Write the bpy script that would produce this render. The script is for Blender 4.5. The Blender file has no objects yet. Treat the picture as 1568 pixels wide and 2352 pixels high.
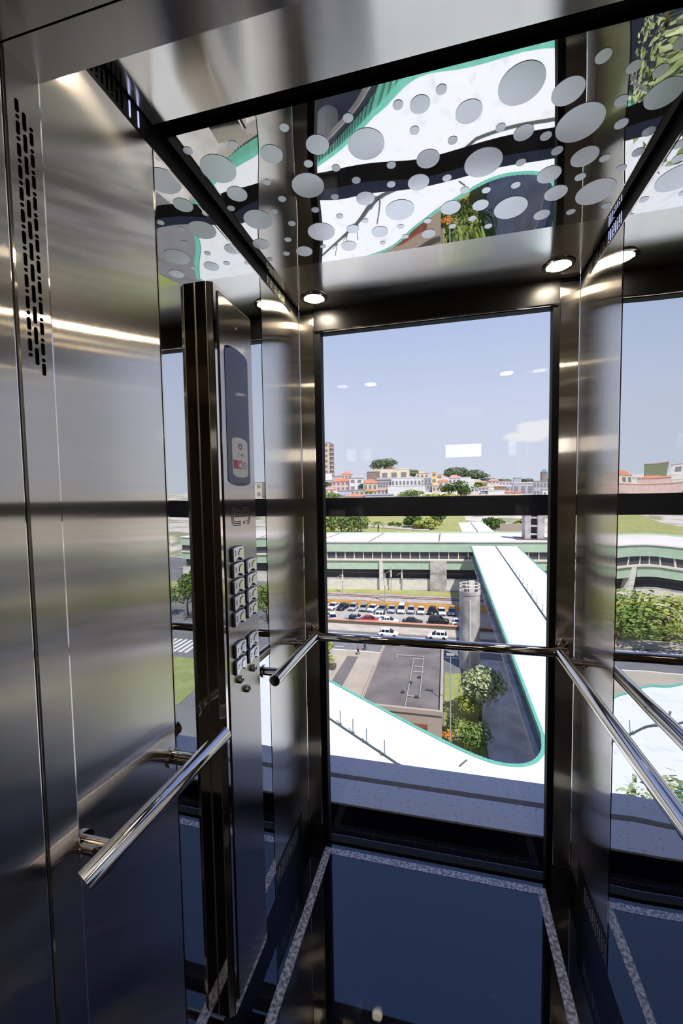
import bpy, bmesh, math, random
from mathutils import Vector, Matrix
random.seed(7)
C = bpy.context.scene.collection
SC = bpy.context.scene
PI = math.pi

# ------------------------------------------------------------------ camera
F, YAW, PIT, ROLL, CX, CY = 929.374457, .233068855, -.0557584409, -.0140054159, 803.620256, 1199.45984
EYE = Vector((0, 0, 1.52625))
fw = Vector((-math.sin(YAW)*math.cos(PIT), math.cos(YAW)*math.cos(PIT), math.sin(PIT)))
r0 = Vector((math.cos(YAW), math.sin(YAW), 0)); u0 = r0.cross(fw)
rt = math.cos(ROLL)*r0 + math.sin(ROLL)*u0
up = -math.sin(ROLL)*r0 + math.cos(ROLL)*u0
cd = bpy.data.cameras.new('camera'); cam = bpy.data.objects.new('camera', cd); C.objects.link(cam)
cam.matrix_world = Matrix(((rt.x, up.x, -fw.x, 0), (rt.y, up.y, -fw.y, 0), (rt.z, up.z, -fw.z, EYE.z), (0, 0, 0, 1)))
cd.sensor_fit = 'HORIZONTAL'; cd.sensor_width = 36; cd.lens = F/1568*36
cd.shift_x = (784-CX)/1568; cd.shift_y = (CY-1176)/1568
cd.clip_start = .02; cd.clip_end = 5000
SC.camera = cam

def ray(x, y): return fw + rt*((x-CX)/F) - up*((y-CY)/F)
def gy(x, y, Y): d = ray(x, y); return EYE + d*(Y/d.y)
def gx(x, y, X): d = ray(x, y); return EYE + d*(X/d.x)
def gz(x, y, Z): d = ray(x, y); return EYE + d*((Z-EYE.z)/d.z)

# ------------------------------------------------------------------ mesh helpers
class MB:
    def __init__(s): s.v = []; s.f = []
    def add(s, vs, fs):
        b = len(s.v); s.v += [tuple(v) for v in vs]; s.f += [tuple(b+i for i in f) for f in fs]; return s
    def box(s, x0, x1, y0, y1, z0, z1):
        vs = [(x, y, z) for z in (z0, z1) for y in (y0, y1) for x in (x0, x1)]
        return s.add(vs, [(0, 2, 3, 1), (4, 5, 7, 6), (0, 1, 5, 4), (2, 6, 7, 3), (0, 4, 6, 2), (1, 3, 7, 5)])
    def quad(s, *p): return s.add(p, [tuple(range(len(p)))])
    def prism(s, poly, fn, t0, t1):
        """poly: 2-D points; fn(a,b,t) -> xyz; extruded from t0 to t1"""
        n = len(poly)
        vs = [fn(a, b, t0) for a, b in poly] + [fn(a, b, t1) for a, b in poly]
        fs = [tuple(range(n-1, -1, -1)), tuple(range(n, 2*n))] + [(i, (i+1) % n, n+(i+1) % n, n+i) for i in range(n)]
        return s.add(vs, fs)
    def ring(s, loops, closed=True, cap=True):
        n = len(loops[0]); vs = [p for l in loops for p in l]; fs = []
        for k in range(len(loops)-1):
            for i in range(n if closed else n-1):
                j = (i+1) % n; fs.append((k*n+i, k*n+j, (k+1)*n+j, (k+1)*n+i))
        if cap: fs.append(tuple(range(n-1, -1, -1))); fs.append(tuple(range((len(loops)-1)*n, len(loops)*n)))
        return s.add(vs, fs)
    def tube(s, path, r, n=16, cap=True):
        path = [Vector(p) for p in path]; loops = []
        rr = r if isinstance(r, (list, tuple)) else [r]*len(path)
        ref = None
        for i, p in enumerate(path):
            a = path[max(i-1, 0)]; b = path[min(i+1, len(path)-1)]; d = (b-a).normalized()
            if ref is None: ref = Vector((0, 0, 1)) if abs(d.z) < .9 else Vector((1, 0, 0))
            x = d.cross(ref).normalized(); y = d.cross(x).normalized()
            loops.append([p + rr[i]*(math.cos(2*PI*k/n)*x + math.sin(2*PI*k/n)*y) for k in range(n)])
        return s.ring(loops, True, cap)
    def lathe(s, c, prof, n=24, axis='z'):
        c = Vector(c); loops = []
        for r, h in prof:
            l = []
            for k in range(n):
                a = 2*PI*k/n; p = (r*math.cos(a), r*math.sin(a), h)
                if axis == 'x': p = (p[2], p[0], p[1])
                if axis == 'y': p = (p[1], p[2], p[0])
                l.append(c + Vector(p))
            loops.append(l)
        return s.ring(loops)
    def build(s, name, m, parent=None, smooth=False, loc=None, bevel=0, **props):
        me = bpy.data.meshes.new(name); me.from_pydata(s.v, [], s.f)
        bm = bmesh.new(); bm.from_mesh(me); bmesh.ops.recalc_face_normals(bm, faces=bm.faces)
        if bevel: bmesh.ops.bevel(bm, geom=[e for e in bm.edges], offset=bevel, segments=2, profile=.6, affect='EDGES')
        bm.to_mesh(me); bm.free()
        if loc is not None: me.transform(Matrix.Translation(-Vector(loc)))
        o = bpy.data.objects.new(name, me); C.objects.link(o)
        if loc is not None: o.location = loc
        me.materials.append(m)
        if smooth:
            for p in me.polygons: p.use_smooth = True
            try: me.set_sharp_from_angle(angle=math.radians(40))
            except Exception: pass
        if parent is not None:
            o.parent = parent
            o.location = Vector(o.location) - world_loc(parent)
        for k, v in props.items(): o[k] = v
        return o

def world_loc(o):
    l = Vector(o.location); p = o.parent
    while p is not None: l += Vector(p.location); p = p.parent
    return l

def thing(name, label, cat, loc, group=None):
    o = bpy.data.objects.new(name, None); C.objects.link(o); o.location = loc; o.empty_display_size = .1
    o['label'] = label; o['category'] = cat
    if group: o['group'] = group
    return o
def tag(o, label, cat, group=None, kind=None):
    o['label'] = label; o['category'] = cat
    if group: o['group'] = group
    if kind: o['kind'] = kind
    return o
def struct(name, mb, m, parent=None, **k):
    o = mb.build(name, m, parent, **k)
    if parent is None: o['kind'] = 'structure'
    return o
def dup(root, loc, label=None):
    r = root.copy(); C.objects.link(r); r.location = loc
    if label: r['label'] = label
    for ch in list(root.children):
        c = ch.copy(); C.objects.link(c); c.parent = r
        for g in ch.children:
            d = g.copy(); C.objects.link(d); d.parent = c
    return r

# ------------------------------------------------------------------ materials
def nt(name):
    m = bpy.data.materials.new(name); m.use_nodes = True
    t = m.node_tree; b = t.nodes['Principled BSDF']
    return m, t, b
def lin(c):
    return tuple(((v/255)/12.92 if v/255 <= .04045 else ((v/255+.055)/1.055)**2.4) for v in c) + (1,)
def mat(name, rgb, rough=.6, metal=0, spec=.4, rgb2=None, scale=4, detail=4, lo=.35, hi=.65, bump=0, bscale=20, stretch=None):
    m, t, b = nt(name)
    b.inputs['Base Color'].default_value = lin(rgb); b.inputs['Roughness'].default_value = rough
    b.inputs['Metallic'].default_value = metal; b.inputs['Specular IOR Level'].default_value = spec
    tc = t.nodes.new('ShaderNodeTexCoord'); src = tc.outputs['Object']
    if stretch:
        mp = t.nodes.new('ShaderNodeMapping'); mp.inputs['Scale'].default_value = stretch
        t.links.new(src, mp.inputs['Vector']); src = mp.outputs['Vector']
    if rgb2:
        n = t.nodes.new('ShaderNodeTexNoise'); n.inputs['Scale'].default_value = scale; n.inputs['Detail'].default_value = detail
        r = t.nodes.new('ShaderNodeValToRGB'); r.color_ramp.elements[0].position = lo; r.color_ramp.elements[1].position = hi
        r.color_ramp.elements[0].color = lin(rgb); r.color_ramp.elements[1].color = lin(rgb2)
        t.links.new(src, n.inputs['Vector']); t.links.new(n.outputs['Fac'], r.inputs['Fac'])
        t.links.new(r.outputs['Color'], b.inputs['Base Color'])
    if bump:
        n = t.nodes.new('ShaderNodeTexNoise'); n.inputs['Scale'].default_value = bscale; n.inputs['Detail'].default_value = 3
        bp = t.nodes.new('ShaderNodeBump'); bp.inputs['Strength'].default_value = 1; bp.inputs['Distance'].default_value = bump
        t.links.new(src, n.inputs['Vector']); t.links.new(n.outputs['Fac'], bp.inputs['Height']); t.links.new(bp.outputs['Normal'], b.inputs['Normal'])
    return m
def wavy(t, b, amp, scale, stretch=(1, 1, 1)):
    tc = t.nodes.new('ShaderNodeTexCoord'); mp = t.nodes.new('ShaderNodeMapping'); mp.inputs['Scale'].default_value = stretch
    n = t.nodes.new('ShaderNodeTexNoise'); n.inputs['Scale'].default_value = scale; n.inputs['Detail'].default_value = 0
    bp = t.nodes.new('ShaderNodeBump'); bp.inputs['Strength'].default_value = 1; bp.inputs['Distance'].default_value = amp
    t.links.new(tc.outputs['Object'], mp.inputs['Vector']); t.links.new(mp.outputs['Vector'], n.inputs['Vector'])
    t.links.new(n.outputs['Fac'], bp.inputs['Height']); t.links.new(bp.outputs['Normal'], b.inputs['Normal'])
def brushed(name, rgb, rough=.07, spread=.8, tangent=None, sheen=.20, sheen_r=.25):
    """brushed stainless steel: fine grooves tip the surface sideways, so mirrorings smear across the grain only.
    On walls the grain runs upright; tangent gives the smear direction for level sheets"""
    m, t, b = nt(name)
    b.inputs['Base Color'].default_value = lin(rgb); b.inputs['Metallic'].default_value = 1
    b.inputs['Roughness'].default_value = rough
    g = t.nodes.new('ShaderNodeNewGeometry')
    if tangent is None:
        x = t.nodes.new('ShaderNodeVectorMath'); x.operation = 'CROSS_PRODUCT'
        x.inputs[1].default_value = (0.0001, 0.0002, 1); t.links.new(g.outputs['True Normal'], x.inputs[0]); st = (9000, 9000, 400)
    else:
        x = t.nodes.new('ShaderNodeVectorMath'); x.operation = 'NORMALIZE'; x.inputs[0].default_value = tangent
        st = tuple(9000 if c else 400 for c in tangent)
    tc = t.nodes.new('ShaderNodeTexCoord'); mp = t.nodes.new('ShaderNodeMapping'); mp.inputs['Scale'].default_value = st
    n = t.nodes.new('ShaderNodeTexWhiteNoise'); n.noise_dimensions = '3D'
    t.links.new(tc.outputs['Object'], mp.inputs['Vector']); t.links.new(mp.outputs['Vector'], n.inputs['Vector'])
    a = t.nodes.new('ShaderNodeMath'); a.operation = 'MULTIPLY_ADD'; a.inputs[1].default_value = 2.7; a.inputs[2].default_value = -1.35; t.links.new(n.outputs['Value'], a.inputs[0])
    tn = t.nodes.new('ShaderNodeMath'); tn.operation = 'TANGENT'; t.links.new(a.outputs[0], tn.inputs[0])
    k = t.nodes.new('ShaderNodeMath'); k.operation = 'MULTIPLY'; k.inputs[1].default_value = spread; t.links.new(tn.outputs[0], k.inputs[0])
    sc = t.nodes.new('ShaderNodeVectorMath'); sc.operation = 'SCALE'; t.links.new(x.outputs[0], sc.inputs[0]); t.links.new(k.outputs[0], sc.inputs['Scale'])
    ad = t.nodes.new('ShaderNodeVectorMath'); ad.operation = 'ADD'; t.links.new(g.outputs['Normal'], ad.inputs[0]); t.links.new(sc.outputs[0], ad.inputs[1])
    nm = t.nodes.new('ShaderNodeVectorMath'); nm.operation = 'NORMALIZE'; t.links.new(ad.outputs[0], nm.inputs[0]); t.links.new(nm.outputs[0], b.inputs['Normal'])
    # wider sheen across the grain that catches the lamps as long streaks
    b2 = t.nodes.new('ShaderNodeBsdfPrincipled'); b2.inputs['Base Color'].default_value = lin(rgb); b2.inputs['Metallic'].default_value = 1
    b2.inputs['Roughness'].default_value = sheen_r; b2.inputs['Anisotropic'].default_value = 1; t.links.new(x.outputs[0], b2.inputs['Tangent'])
    mx = t.nodes.new('ShaderNodeMixShader'); mx.inputs[0].default_value = sheen
    t.links.new(b.outputs[0], mx.inputs[1]); t.links.new(b2.outputs[0], mx.inputs[2]); t.links.new(mx.outputs[0], t.nodes['Material Output'].inputs['Surface'])
    return m
def polished(name, rgb, rough=.02, amp=0, scale=3, stretch=(1, 1, 1)):
    m, t, b = nt(name)
    b.inputs['Base Color'].default_value = lin(rgb); b.inputs['Metallic'].default_value = 1; b.inputs['Roughness'].default_value = rough
    if amp: wavy(t, b, amp, scale, stretch)
    return m
def emis(name, rgb, s):
    m, t, b = nt(name); b.inputs['Base Color'].default_value = lin(rgb)
    b.inputs['Emission Color'].default_value = lin(rgb); b.inputs['Emission Strength'].default_value = s
    return m
def glass(name, tint=(1, 1, 1), f0=.04):
    m = bpy.data.materials.new(name); m.use_nodes = True; t = m.node_tree; t.nodes.clear()
    out = t.nodes.new('ShaderNodeOutputMaterial'); mix = t.nodes.new('ShaderNodeMixShader')
    tr = t.nodes.new('ShaderNodeBsdfTransparent'); tr.inputs['Color'].default_value = (*tint, 1)
    gl = t.nodes.new('ShaderNodeBsdfGlossy'); gl.inputs['Roughness'].default_value = 0
    g = t.nodes.new('ShaderNodeNewGeometry'); d = t.nodes.new('ShaderNodeVectorMath'); d.operation = 'DOT_PRODUCT'
    t.links.new(g.outputs['Normal'], d.inputs[0]); t.links.new(g.outputs['Incoming'], d.inputs[1])
    def mth(op, a, bb=None):
        n = t.nodes.new('ShaderNodeMath'); n.operation = op
        for i, v in enumerate((a, bb)):
            if v is None: continue
            if isinstance(v, (int, float)): n.inputs[i].default_value = v
            else: t.links.new(v, n.inputs[i])
        return n.outputs[0]
    k = mth('ABSOLUTE', d.outputs['Value']); k = mth('SUBTRACT', 1, k); k = mth('POWER', k, 5); k = mth('MULTIPLY', k, 1-f0); k = mth('ADD', k, f0)
    t.links.new(k, mix.inputs[0]); t.links.new(tr.outputs[0], mix.inputs[1]); t.links.new(gl.outputs[0], mix.inputs[2])
    t.links.new(mix.outputs[0], out.inputs['Surface'])
    return m

STEEL = (228, 222, 214)
M = dict(
    steel=brushed('brushed_steel', STEEL, .045, .062),
    steel_plate=brushed('brushed_plate', (184, 177, 172), .06, .07),
    steel_ceil=brushed('brushed_ceiling_steel', (248, 244, 236), .07, .035, (0, 1, 0), .2, .25),
    steel_top=brushed('brushed_lintel_steel', (196, 188, 180), .09, .06, (0, 1, 0)),
    mirror=polished('mirror', (232, 234, 234), .0, .0030, 3.4, (1, 1.0, .8)),
    mirror_l=polished('mirror_wavy', (224, 226, 224), .012, .0016, 3.2, (1, 1.0, .8)),
    ceil_mirror=polished('polished_ceiling_steel', (236, 233, 226), .012, .0042, 4.2, (1.0, .8, 1)),
    chrome=polished('polished_tube_steel', (222, 214, 205), .05),
    bronze=polished('dark_polished_steel', (222, 210, 198), .06, .0006, 6),
    bead=polished('satin_edge', (190, 178, 164), .35),
    dots=brushed('etched_dot', (250, 252, 255), .12, .12, (1, 0, 0), .6, .42),
    matte=mat('matte_black', (7, 7, 10), .95, spec=0),
    black=mat('black_paint', (14, 14, 16), .35, spec=.5),
    black_gloss=mat('black_gloss', (10, 10, 12), .2, spec=.5),
    gasket=mat('black_gasket', (8, 8, 12), .6, spec=.2),
    granite=mat('dark_blue_granite', (7, 8, 14), .02, spec=1.0, rgb2=(12, 13, 26), scale=180, detail=2),
    granite_lt=mat('grey_speckled_granite', (124, 125, 134), .12, spec=.5, rgb2=(220, 221, 234), scale=90, detail=6, lo=.4, hi=.6),
    lamp=emis('lamp_lens', (255, 240, 214), 85), lobby_lamp=emis('lobby_lamp', (255, 250, 240), 9),
    beige=mat('beige_wall', (140, 122, 104), .7),
    dglass=mat('display_glass', (14, 24, 76), .04, spec=.6),
    label=mat('white_label', (235, 235, 240), .4), lgrey=mat('label_grey', (150, 140, 155), .5), red=mat('label_red', (196, 90, 110), .5), pink=mat('label_pink', (214, 130, 150), .5),
    btn=polished('button_satin_metal', (236, 234, 244), .3), btn_dk=mat('button_mark', (40, 38, 52), .5), lens=polished('button_lens', (240, 244, 190), .4),
    pane=glass('window_glass', (.985, .99, .99), .028),
    ledge=mat('grey_weathered_metal', (204, 203, 204), .7, rgb2=(140, 140, 142), scale=60, detail=8, lo=.58, hi=.75),
    beam=mat('dark_beam_paint', (44, 44, 52), .5, rgb2=(56, 56, 64), scale=9),
    shaft=mat('shaft_concrete', (120, 116, 110), .9, rgb2=(100, 98, 94), scale=3),
    # outdoors
    roofw=mat('white_roof_sheet', (220, 220, 218), .75, spec=.2, rgb2=(198, 198, 194), scale=1.6, detail=6, lo=.55, hi=.8),
    teal=mat('teal_fascia', (98, 170, 148), .45, rgb2=(110, 180, 156), scale=2),
    gutter=mat('dark_gutter', (70, 78, 74), .8), post=mat('roof_post', (104, 110, 106), .6),
    bglass=mat('bridge_glazing', (62, 84, 92), .25, spec=.6, rgb2=(40, 46, 54), scale=.7),
    green=mat('pale_green_sheet', (172, 194, 168), .6, rgb2=(182, 202, 178), scale=.6, detail=2),
    cream=mat('cream_ledge', (222, 212, 196), .7), conc=mat('light_concrete', (222, 218, 208), .85, rgb2=(208, 202, 192), scale=.8, detail=6),
    conc_dk=mat('stained_concrete', (196, 190, 184), .85, rgb2=(150, 144, 140), scale=.5, detail=6),
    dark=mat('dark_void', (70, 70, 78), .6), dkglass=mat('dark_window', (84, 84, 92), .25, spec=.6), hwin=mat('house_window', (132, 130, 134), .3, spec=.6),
    sroof=mat('pinkish_roof', (232, 222, 216), .8, rgb2=(222, 206, 200), scale=.05),
    asphalt=mat('asphalt', (126, 124, 124), .9, rgb2=(108, 106, 108), scale=.3, detail=8),
    drive=mat('hazed_asphalt', (214, 210, 206), .9, rgb2=(176, 172, 168), scale=.35, detail=8),  # shaded asphalt, colour lightened to stand in for haze and glass reflection
    lot=mat('parking_concrete', (182, 174, 166), .9, rgb2=(166, 158, 150), scale=.2, detail=6),
    pave=mat('sidewalk_paving', (196, 184, 168), .9, rgb2=(176, 164, 150), scale=.5, detail=6),
    plaza=mat('plaza_concrete', (180, 168, 150), .9, rgb2=(166, 154, 136), scale=.25, detail=6), pave_dk=mat('dark_paving', (112, 106, 102), .9),
    ballast=mat('ballast', (190, 176, 168), .95, rgb2=(160, 146, 138), scale=.6, detail=8),
    rust=mat('rusty_rail', (104, 76, 66), .7),
    grass=mat('grass', (146, 150, 84), .95, rgb2=(170, 164, 104), scale=.25, detail=8), lawn=mat('lawn', (130, 140, 84), .95, rgb2=(152, 156, 98), scale=.5, detail=8),
    hill=mat('hillside', (138, 140, 104), .95, rgb2=(204, 192, 178), scale=.06, detail=8, lo=.38, hi=.52),
    yellow=mat('yellow_wall', (226, 172, 92), .8, rgb2=(214, 156, 80), scale=.4), coral=mat('coral_coping', (206, 150, 120), .8), wall_dk=mat('dark_wall', (98, 92, 86), .9),
    broof=mat('dark_flat_roof', (126, 117, 112), .95, rgb2=(104, 95, 92), scale=.35, detail=8), tan=mat('tan_parapet', (176, 160, 144), .9), brick=mat('brick', (150, 92, 76), .9, rgb2=(128, 78, 64), scale=2),
    pipe=mat('roof_pipe', (170, 172, 168), .6), white=mat('white_line', (225, 222, 216), .8),
    trunk=mat('bark', (92, 78, 62), .95), soil=mat('soil', (96, 84, 66), .95),
    terracotta=mat('terracotta_roof', (206, 140, 114), .85, rgb2=(192, 124, 98), scale=.4), rtan=mat('tan_roof', (190, 150, 128), .85), rgrey=mat('grey_roof', (150, 148, 150), .85), rpink=mat('pink_roof', (206, 150, 138), .85),
    rteal=mat('teal_spire', (70, 130, 140), .6), rgreen=mat('green_sheet_roof', (120, 168, 146), .7),
    tyre=mat('tyre', (22, 22, 24), .9), headl=mat('headlamp', (225, 228, 232), .15), plate_dk=mat('car_grille', (24, 24, 28), .5), carglass=mat('car_window', (20, 24, 34), .08, spec=.8),
    skin=mat('skin', (150, 104, 82), .6), shirt_r=mat('red_shirt', (206, 74, 60), .8), cloth_dk=mat('dark_cloth', (46, 44, 50), .85), hair=mat('hair', (30, 24, 22), .7),
    pot=mat('planter_box', (90, 84, 78), .9), flower=mat('orange_flower', (236, 150, 60), .7),
)
def leafmat(name, a, b, sc):
    return mat(name, a, .75, spec=.15, rgb2=b, scale=sc, detail=3)
M['leaf_dk'] = leafmat('dark_leaves', (62, 86, 46), (100, 120, 62), .5)
M['leaf_mid'] = leafmat('green_leaves', (92, 118, 56), (140, 154, 84), .4)
M['leaf_yel'] = leafmat('yellow_green_leaves', (134, 146, 62), (176, 180, 100), .4)
M['leaf_pale'] = leafmat('pale_broad_leaves', (120, 134, 82), (186, 194, 146), 1.2)
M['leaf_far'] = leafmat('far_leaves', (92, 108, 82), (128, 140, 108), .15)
WALLS = dict(white=(232, 230, 228), cream=(232, 218, 190), beige=(206, 192, 176), grey=(180, 178, 184), lav=(206, 204, 214), yel=(236, 210, 150), pink=(220, 190, 182), brown=(150, 128, 116), green=(128, 138, 108))
for k, c in WALLS.items(): M['h_'+k] = mat('painted_wall_'+k, c, .85, rgb2=tuple(int(v*.93) for v in c), scale=.4)

# ------------------------------------------------------------------ the lift car
XL, XR, YB, ZC = -.60, .47, 1.65, 2.315
Y_MF, Y_MR, Y_SEAM = .78, 1.283, 1.555         # mirror front / rear edges, seam near the corner
Z_TOP = 2.268                                  # top of wall panels, the slotted strip runs above
# floor with granite border
fl = struct('floor', MB().box(-.75, .62, -.0, 1.703, -.12, 0), M['granite'])
gb = MB(); gi, go = .0, .0
bx0, bx1, by1, w = -.518, .375, 1.627, .031
gb.box(bx0, bx0+w, .25, by1, 0, .0012); gb.box(bx1-w, bx1, .25, by1, 0, .0012); gb.box(bx0+w, bx1-w, by1-w, by1, 0, .0012)
gb.build('granite_border', M['granite_lt'], fl)
# ceiling
ce = struct('ceiling', MB().box(-.75, .62, .0, 1.75, 2.362, 2.45), M['black'])
MB().box(XL+.004, XR-.004, .50, .775, ZC, 2.36).build('front_panel', M['steel_ceil'], ce)
MB().box(XL+.004, XR-.004, 1.335, 1.652, ZC, 2.36).build('rear_panel', M['steel_ceil'], ce)
pan = MB().box(XL+.012, XR-.012, .808, 1.3335, ZC-.001, 2.36).build('mirror_panel', M['ceil_mirror'], ce)
DOTS = [(-0.332,0.847,0.01),(-0.386,0.902,0.0254),(-0.277,0.904,0.0256),(-0.196,0.859,0.0107),(-0.313,0.947,0.0106),(-0.254,0.975,0.0101),(-0.215,1.023,0.0107),(-0.125,0.999,0.0107),(-0.336,1.01,0.0402),(-0.43,0.974,0.0093),(-0.416,1.035,0.0104),(-0.512,1.092,0.0397),(-0.456,1.073,0.0098),(-0.426,1.13,0.0107),(-0.552,1.194,0.0252),(-0.464,1.194,0.0106),(-0.559,1.273,0.0093),(-0.495,1.258,0.0106),(-0.436,1.261,0.0257),(-0.345,1.095,0.0103),(-0.356,1.186,0.0397),(-0.371,1.253,0.0088),(-0.287,1.136,0.0097),(-0.281,1.062,0.0103),(-0.205,1.088,0.0242),(-0.263,1.197,0.0184),(-0.222,1.172,0.0094),(-0.293,1.271,0.0241),(-0.189,1.229,0.0245),(-0.189,1.283,0.0087),(-0.133,1.057,0.0106),(-0.066,1.068,0.0263),(0.003,1.071,0.0109),(-0.122,1.154,0.0394),(0.047,1.123,0.0108),(0.101,1.137,0.0108),(0.172,1.138,0.0112),(0.013,1.179,0.0262),(0.091,1.189,0.0209),(0.172,1.221,0.043),(-0.05,1.216,0.0104),(-0.127,1.222,0.0097),(-0.118,1.269,0.01),(-0.05,1.274,0.0198),(0.019,1.257,0.0106),(0.073,1.238,0.011),(0.12,1.283,0.011),(0.261,1.271,0.0211),(0.275,0.857,0.0133),(0.337,0.891,0.0124),(0.389,0.911,0.0129),(0.232,0.911,0.0297),(0.276,0.991,0.0465),(0.141,0.874,0.0424),(0.046,0.907,0.0267),(-0.05,0.867,0.02),(-0.008,0.847,0.0105),(-0.093,0.857,0.0105),(-0.172,0.93,0.0406),(-0.065,0.922,0.0103),(0.015,0.967,0.0106),(0.114,0.96,0.0102),(0.164,0.985,0.0207),(0.213,1.006,0.0119),(0.247,1.053,0.0124),(0.314,1.087,0.0293),(0.361,1.103,0.0112),(0.411,1.147,0.0121),(0.362,1.014,0.0129),(0.428,1.049,0.0127),(0.43,1.104,0.0125),(0.341,0.957,0.0122),(0.417,0.962,0.0329),(-0.04,1.003,0.0263),(0.086,1.046,0.043),(0.172,1.067,0.0113),(0.246,1.123,0.0272),(0.323,1.15,0.0124),(0.278,1.193,0.0277),(0.378,1.215,0.0463),(0.337,1.279,0.0115),(0.425,1.277,0.0118),(0.4,0.866,0.0125),(-0.563,0.847,0.0104),(-0.457,0.858,0.0102),(-0.525,0.909,0.0415),(-0.521,0.991,0.0256),(-0.562,1.033,0.01)]
dm = MB()
for x, y, r in DOTS:
    dm.lathe((x, y, ZC-.001), [(r, -.0008), (r, .0)], 40)
dm.build('dot_pattern', M['dots'], pan)

def vent_strip(name, X, sgn):
    """black strip between wall panel and ceiling with slots; sgn = direction into the car"""
    o = struct(name, MB().box(min(X, X-sgn*.05), max(X, X-sgn*.05), .46, 1.65, Z_TOP, 2.36), M['gasket'])
    return o
def slots(parent, X, sgn, ys, z0, z1, m):
    """rows of slot, dot+slot, slot+dot like the car's punched vents"""
    s = MB(); h = z1-z0
    for i, y in enumerate(ys):
        k = i % 3
        segs = [(0, 1)] if k == 0 else ([(0, .12), (.3, 1)] if k == 1 else [(0, .72), (.88, 1)])
        for a, b in segs: s.box(X, X+sgn*.0008, y, y+.0045, z0+a*h, z0+b*h)
    return s.build('vent_slots', m, parent)
M['slot_lit'] = emis('lit_slot', (190, 200, 255), .9)
M['slot_dark'] = mat('slot_dark', (2, 2, 2), .9, spec=0)
M['slot_metal'] = polished('slot_metal', (235, 225, 210), .45)

# walls: shell box behind + brushed panels
wl = struct('wall_left', MB().box(-.75, XL-.02, .46, 1.70, 0, 2.40), M['black'])
MB().box(XL-.02, XL, .46, Y_MF-.004, .09, Z_TOP).build('front_panel', M['steel'], wl)
MB().box(XL-.02, XL, Y_MR+.003, Y_SEAM-.001, .09, Z_TOP).build('rear_panel', M['steel'], wl)
MB().box(XL-.02, XL, Y_SEAM+.001, 1.652, .09, Z_TOP+.02).build('corner_panel', M['steel'], wl)
wr = struct('wall_right', MB().box(XR+.02, .62, .46, 1.70, 0, 2.40), M['black'])
MB().box(XR, XR+.02, .46, Y_MF-.004, .09, Z_TOP).build('front_panel', M['steel'], wr)
MB().box(XR, XR+.02, Y_MR+.003, Y_SEAM-.001, .09, Z_TOP).build('rear_panel', M['steel'], wr)
MB().box(XR, XR+.02, Y_SEAM+.001, 1.652, .09, Z_TOP+.02).build('corner_panel', M['steel'], wr)
v1 = vent_strip('trim_1', XL-.0005, 1); v2 = vent_strip('trim_2', XR+.0005, -1)
slots(v1, XL-.0005, 1, [.52+.0115*i for i in range(16)], 2.278, 2.308, M['slot_dark'])
lit = MB(); lit.box(XL-.0005, XL+.0006, .713, .7165, 2.279, 2.309); lit.box(XL-.0005, XL+.0006, .736, .7395, 2.279, 2.309); lit.build('lit_slots', M['slot_lit'], v1)
slots(v1, XL-.0005, 1, [1.34+.0115*i for i in range(14)], 2.278, 2.305, M['slot_metal'])
slots(v2, XR+.0005, -1, [1.300+.0125*i for i in range(8)], 2.276, 2.308, M['slot_lit'])
slots(v2, XR+.0005, -1, [1.41+.0125*i for i in range(10)], 2.276, 2.308, M['slot_dark'])
# skirting with vent slots
b1 = struct('baseboard_left', MB().box(XL-.02, XL+.001, .46, 1.652, 0, .088), M['black'])
MB().box(XL-.002, XL+.0004, 1.287, 1.56, .09, .20).build('vent_plate', M['black'], wl)
slots(wl, XL+.0004, 1, [1.30+.0155*i for i in range(14)], .122, .178, M['slot_metal'])
b2 = struct('baseboard_right', MB().box(XR-.001, XR+.02, .46, 1.652, 0, .088), M['black'])
MB().box(XR-.0004, XR+.002, 1.287, 1.56, .09, .20).build('vent_plate', M['black'], wr)
slots(wr, XR-.0004, -1, [1.295+.0155*i for i in range(13)], .108, .165, M['slot_metal'])
# mirrors
def mirror(X, sgn, m, label):
    t = thing('wall_mirror', label, 'mirror', (X, (Y_MF+Y_MR)/2, .09))
    x0, x1 = sorted((X, X-sgn*.018))
    MB().box(x0, x1, Y_MF, Y_MR, .09, Z_TOP-.004).build('mirror_sheet', m, t)
    e = MB(); x0, x1 = sorted((X+sgn*.0015, X-sgn*.002))
    e.box(x0, x1, Y_MF-.003, Y_MF+.002, .09, Z_TOP); e.box(x0, x1, Y_MR-.0015, Y_MR+.0025, .09, Z_TOP); e.box(x0, x1, Y_MF, Y_MR, Z_TOP-.004, Z_TOP)
    e.build('edge_trim', M['chrome'], t)
mirror(XL, 1, M['mirror_l'], 'tall mirror on the left wall partly behind the button panel column')
mirror(XR, -1, M['mirror'], 'tall mirror on the right wall above and below the right handrail')

# back wall: posts, header, plinth, window
WX0, WX1, WZ0, WZ1 = -.508, .381, .008, 2.219
wb = struct('wall_back', MB().box(XL, -.53, YB+.004, YB+.05, 0, .08).box(.40, XR, YB+.004, YB+.05, 0, .08).box(XL, XR, YB+.004, YB+.05, WZ1+.012, 2.36), M['black_gloss'])
def post(xa, xb, name):
    p = [(xa, YB-.001), (xb, YB-.001), (xb, YB+.05), (xa, YB+.05)]
    return MB().prism(p, lambda a, b, t: (a, b, t), .08, 2.30).build(name, M['steel'], wb, bevel=.003)
post(XL+.001, -.536, 'corner_post'); post(.404, XR-.001, 'corner_post')
for xa, xb in ((XL+.001, -.534), (.402, XR-.001)): MB().box(xa, xb, YB-.004, YB+.05, 0, .078).build('post_base', M['steel_plate'], wb)
MB().box(-.536, .404, YB-.004, YB+.03, WZ1+.008, 2.314).build('header_panel', M['black'], wb)
MB().box(-.530, .398, YB-.006, YB+.0, WZ1+.002, WZ1+.008).build('header_trim', M['chrome'], wb)
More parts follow.
